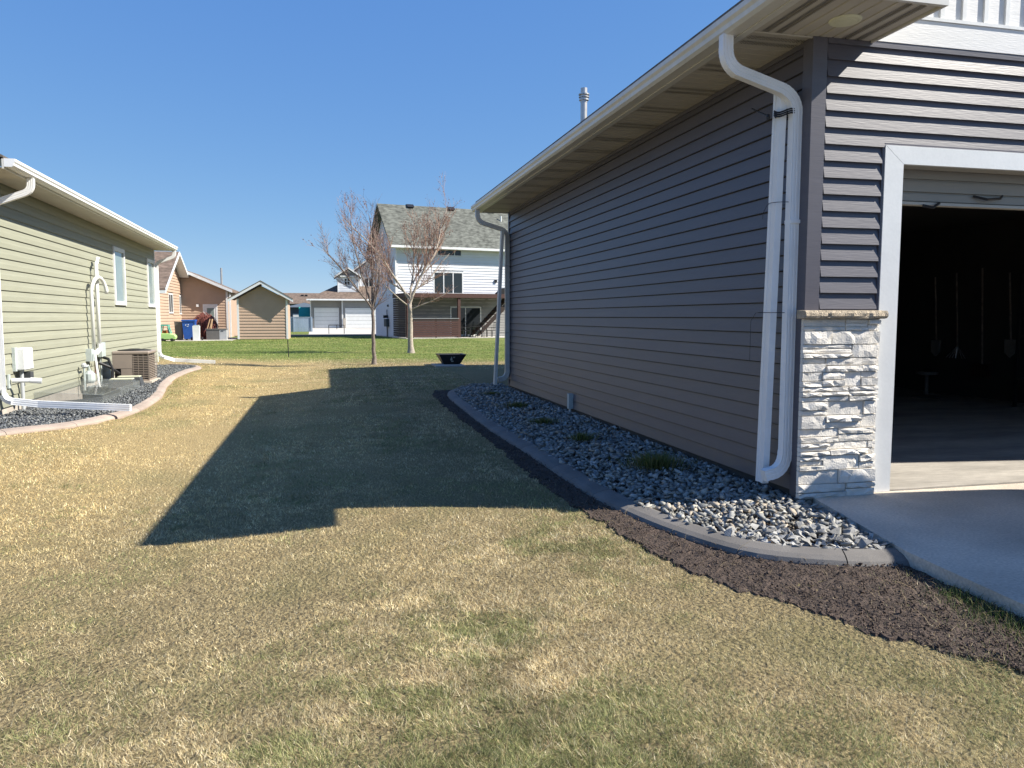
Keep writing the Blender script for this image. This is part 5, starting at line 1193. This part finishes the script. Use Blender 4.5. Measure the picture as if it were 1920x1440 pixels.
# dormer and upper floor
MB().prism([(1.75,101.0,4.2),(4.35,101.0,4.2),(4.35,101.0,6.35),(3.05,101.0,7.25),(1.75,101.0,6.35)],(0,5,0)).build('dormer_wall','white_vinyl',GG)
df=frame((1.75,101.0,0),(1,0,0))
siding(df,0,2.6,4.5,5.95,.2,.03,'white_vinyl',GG,holes=[(.7,1.65,5.2,6.25)],joined=True,prof=FLAT)
MB().fbox(df,(.05,.0,6.4),(2.5,.04,6.9)).build('gable_siding','warmgrey_vinyl',GG)
window(df,.75,1.6,5.25,6.25,GG,trim=.12,mulls=(1.17,),rails=(5.8,))
MB().fbox(df,(.3,.05,6.35),(2.3,.3,6.5)).build('brow','white_trim',GG)
for (xa,za),(xb,zb2) in (((1.35,6.25),(3.05,7.4)),((3.05,7.4),(4.75,6.25))):
    MB().prism([(xa,100.5,za),(xb,100.5,zb2),(xb,100.5,zb2+.2),(xa,100.5,za+.2)],(0,6,0)).build('dormer_roof','brown_shingle',GG)
    MB().prism([(xa,100.45,za-.03),(xb,100.45,zb2-.03),(xb,100.45,zb2+.18),(xa,100.45,za+.18)],(0,.05,0)).build('rake_fascia','white_trim',GG)
for x_ in (1.72,4.25): MB().box((x_,100.93,4.3),(x_+.12,100.99,6.3)).build('corner_post','white_trim',GG)
MB().prism([(3.2,103,4.2),(9.0,103,4.2),(9.0,103,6.4),(6.0,103,8.7),(3.2,103,6.6)],(0,6,0)).build('wall','white_vinyl',GG)
for (xa,za),(xb,zb2) in (((2.6,6.3),(6.0,8.9)),((6.0,8.9),(9.5,6.3))):
    MB().prism([(xa,102.4,za),(xb,102.4,zb2),(xb,102.4,zb2+.22),(xa,102.4,za+.22)],(0,7,0)).build('roof','brown_shingle',GG)
    MB().prism([(xa,102.35,za-.03),(xb,102.35,zb2-.03),(xb,102.35,zb2+.2),(xa,102.35,za+.2)],(0,.05,0)).build('rake_fascia','white_trim',GG)
uf=frame((3.2,103,0),(1,0,0)); window(uf,1.9,3.2,4.9,6.4,GG,trim=.12,mulls=(2.55,)); 
tbn=thing('trash_bin',(6.3,94,-.13),'tall dark bin standing at the right end of the far garages','bin')
MB().add(bxp(6.05,6.85,90,90.8,-.13,2.0,.06),BF).build('bin_body','bin_dark',tbn); MB().box((6.0,89.95,2.0),(6.9,90.85,2.08)).build('lid','dark',tbn)
slab('far_driveway',[(-1.25,64.0),(5.3,64.0),(7.3,99.9),(-1.8,99.9)],-.128,-.118,'pale_concrete')
slab('dark_ground_strip',[(-40,59.0),(4.3,59.0),(4.3,63.6),(-40,63.6)],-.128,-.110,'strip_dark')  # flat dark strip painted in for a thin dark line, partly house shadow
# small stand
sd=thing('folding_stand',(.9,66,-.13),'small thin metal stand on the far driveway','stand')
for x_ in (.35,1.6): MB().tube([(x_,66,-.12),(x_,66,.6)],.03,5).build('leg','black_metal',sd)
MB().tube([(.35,66,.6),(1.6,66,.6)],.03,5).build('crossbar','black_metal',sd); MB().tube([(1.0,66,.6),(1.0,66,.25)],.03,5).build('strut','black_metal',sd)
# vinyl fence
fn=thing('vinyl_fence',(-2.3,75,-.13),'blue grey vinyl panel fence beyond the shed','fence')
for k in range(13): MB().box((-4.4+k*.255,75,-.1),(-4.4+k*.255+.245,75.04,1.22)).build('panel_board','fence_vinyl',fn)
for k in range(3): MB().box((-4.45+k*1.6,74.93,-.13),(-4.33+k*1.6,75.06,1.30)).build('post','fence_vinyl',fn)
MB().box((-4.4,74.97,1.222),(-1.1,75.06,1.28)).build('rail','fence_vinyl',fn)
def farhouse(x0,x1,y,ze,zr_,m,rm,label,dep=9,win=()):
    r=thing('distant_house',((x0+x1)/2,y,-.13),label,'house')
    MB().box((x0,y,-.13),(x1,y+dep,ze)).build('wall',m,r)
    MB().add([(x0-.5,y-.5,ze),(x1+.5,y-.5,ze),(x1+.5,y+dep+.5,ze),(x0-.5,y+dep+.5,ze),(x0+2.2,y+dep/2,zr_),(x1-2.2,y+dep/2,zr_)],[(0,1,5,4),(1,2,5),(2,3,4,5),(3,0,4),(0,3,2,1)]).build('roof',rm,r)
    f=frame((x0,y,0),(1,0,0))
    for q in win: window(f,*q,r,trim=.12)
    return r
dh=farhouse(-9.0,3.5,128,3.35,5.2,'darkgrey_vinyl','brown_shingle','low distant house with a brown hip roof seen between shed and garages')
for k in range(2): MB().box((-3.6+k*.6,130.9,4.45),(-3.2+k*.6,131.3,4.9)).build('roof_vent','black_metal',dh)
dg=farhouse(-4.9,-.6,111,2.6,3.3,'darkgrey_vinyl','darkgrey_vinyl','dark blue grey distant house with a white garage door below the brown roof',6)
MB().box((-4.2,110.9,-.1),(-2.2,110.96,1.7)).build('garage_door','white_trim',dg)
aw=MB().prism([(-3.3,108,1.55),(-3.3,106.4,1.15),(-3.3,106.4,1.35),(-3.3,108,2.6)],(2.2,0,0)).build('green_canopy','awning',None,'small green canopy standing before the distant dark house','canopy')
for (xa,xb,y_,ze,zr2,m_,rm_,lb_) in ((-46,-30,95,3.2,5.6,'tan_vinyl','brown_shingle','distant tan house off to the left beyond the lawn'),(22,40,100,5.6,8.2,'white_vinyl','grey_shingle','distant white house hidden to the right')):
    farhouse(xa,xb,y_,ze,zr2,m_,rm_,lb_,win=((2,4,1,2.4),(7,9,1,2.4)))
# ---------------- parked car on the driveway (beside the frame; its shadow reaches the pier) ----------------
CA=thing('parked_car',(6.15,2.0,0),'dark grey tall parked van standing on the driveway in front of the garage','car')
def sect(y,zb,zbelt,ztop,hw,hwt):
    cx_=6.15; zt=max(ztop,zbelt+.02)
    return [(cx_-hw*.9,y,zb),(cx_-hw,y,zb+.12),(cx_-hw,y,zbelt),(cx_-hwt,y,zt-.06),(cx_-hwt+.08,y,zt),(cx_+hwt-.08,y,zt),(cx_+hwt,y,zt-.06),(cx_+hw,y,zbelt),(cx_+hw,y,zb+.12),(cx_+hw*.9,y,zb)]
secs=[(-.75,.35,.75,.78,.80,.74),(-.6,.25,.9,.95,.93,.85),(.3,.22,1.05,1.12,.96,.90),(.9,.22,1.10,1.75,.97,.86),(1.4,.22,1.10,1.93,.97,.88),(3.9,.22,1.10,1.95,.97,.885),(4.13,.25,1.08,1.90,.95,.87),(4.17,.4,1.0,1.2,.92,.88)]
V=[];Fs=[]
for s_ in secs: V+=sect(*s_)
n=10
for i in range(len(secs)-1):
    for j in range(n): Fs.append((i*n+j,i*n+(j+1)%n,(i+1)*n+(j+1)%n,(i+1)*n+j))
Fs+=[tuple(range(n))[::-1],tuple(range((len(secs)-1)*n,len(secs)*n))]
MB().add(V,Fs).build('body','car_paint',CA)
for sx in (-1,1):
    for (ya,yb_) in ((1.45,2.3),(2.38,3.2),(3.28,3.95)):
        P=[(6.15+sx*.968,ya,1.13),(6.15+sx*.968,yb_,1.13),(6.15+sx*.892,yb_,1.80),(6.15+sx*.892,ya,1.80)]
        MB().prism(P,(sx*.006,0,0)).build('side_window','glass',CA)
    MB().box((6.15+sx*.6-.15,-.79,.6),(6.15+sx*.6+.15,-.74,.75)).build('headlight','headlight',CA)
    MB().box((6.15+sx*.85-.06,4.15,.9),(6.15+sx*.85+.06,4.185,1.3)).build('tail_lamp','red_lamp',CA)
    for yy in (.2,3.3):
        wl=MB().tube([(6.15+sx*.78,yy,.34),(6.15+sx*.98,yy,.34)],.34,20).build('wheel','rubber',CA); MB().tube([(6.15+sx*.96,yy,.34),(6.15+sx*.99,yy,.34)],.2,14).build('rim','steel',wl)
MB().prism([(5.45,.32,1.14),(6.85,.32,1.14),(6.85,.9,1.74),(5.45,.9,1.74)],(0,-.004,.008)).build('windscreen','glass',CA)
CA.rotation_euler=(0,0,math.radians(-6)); _c=Vector((5.2,4.17,0)); CA.location=_c+Matrix.Rotation(math.radians(-6),3,'Z')@(CA.location-_c)
print('objects',len(bpy.data.objects),'tris',sum(len(o.data.loops)-2*len(o.data.polygons) for o in S.objects if o.type=='MESH'))
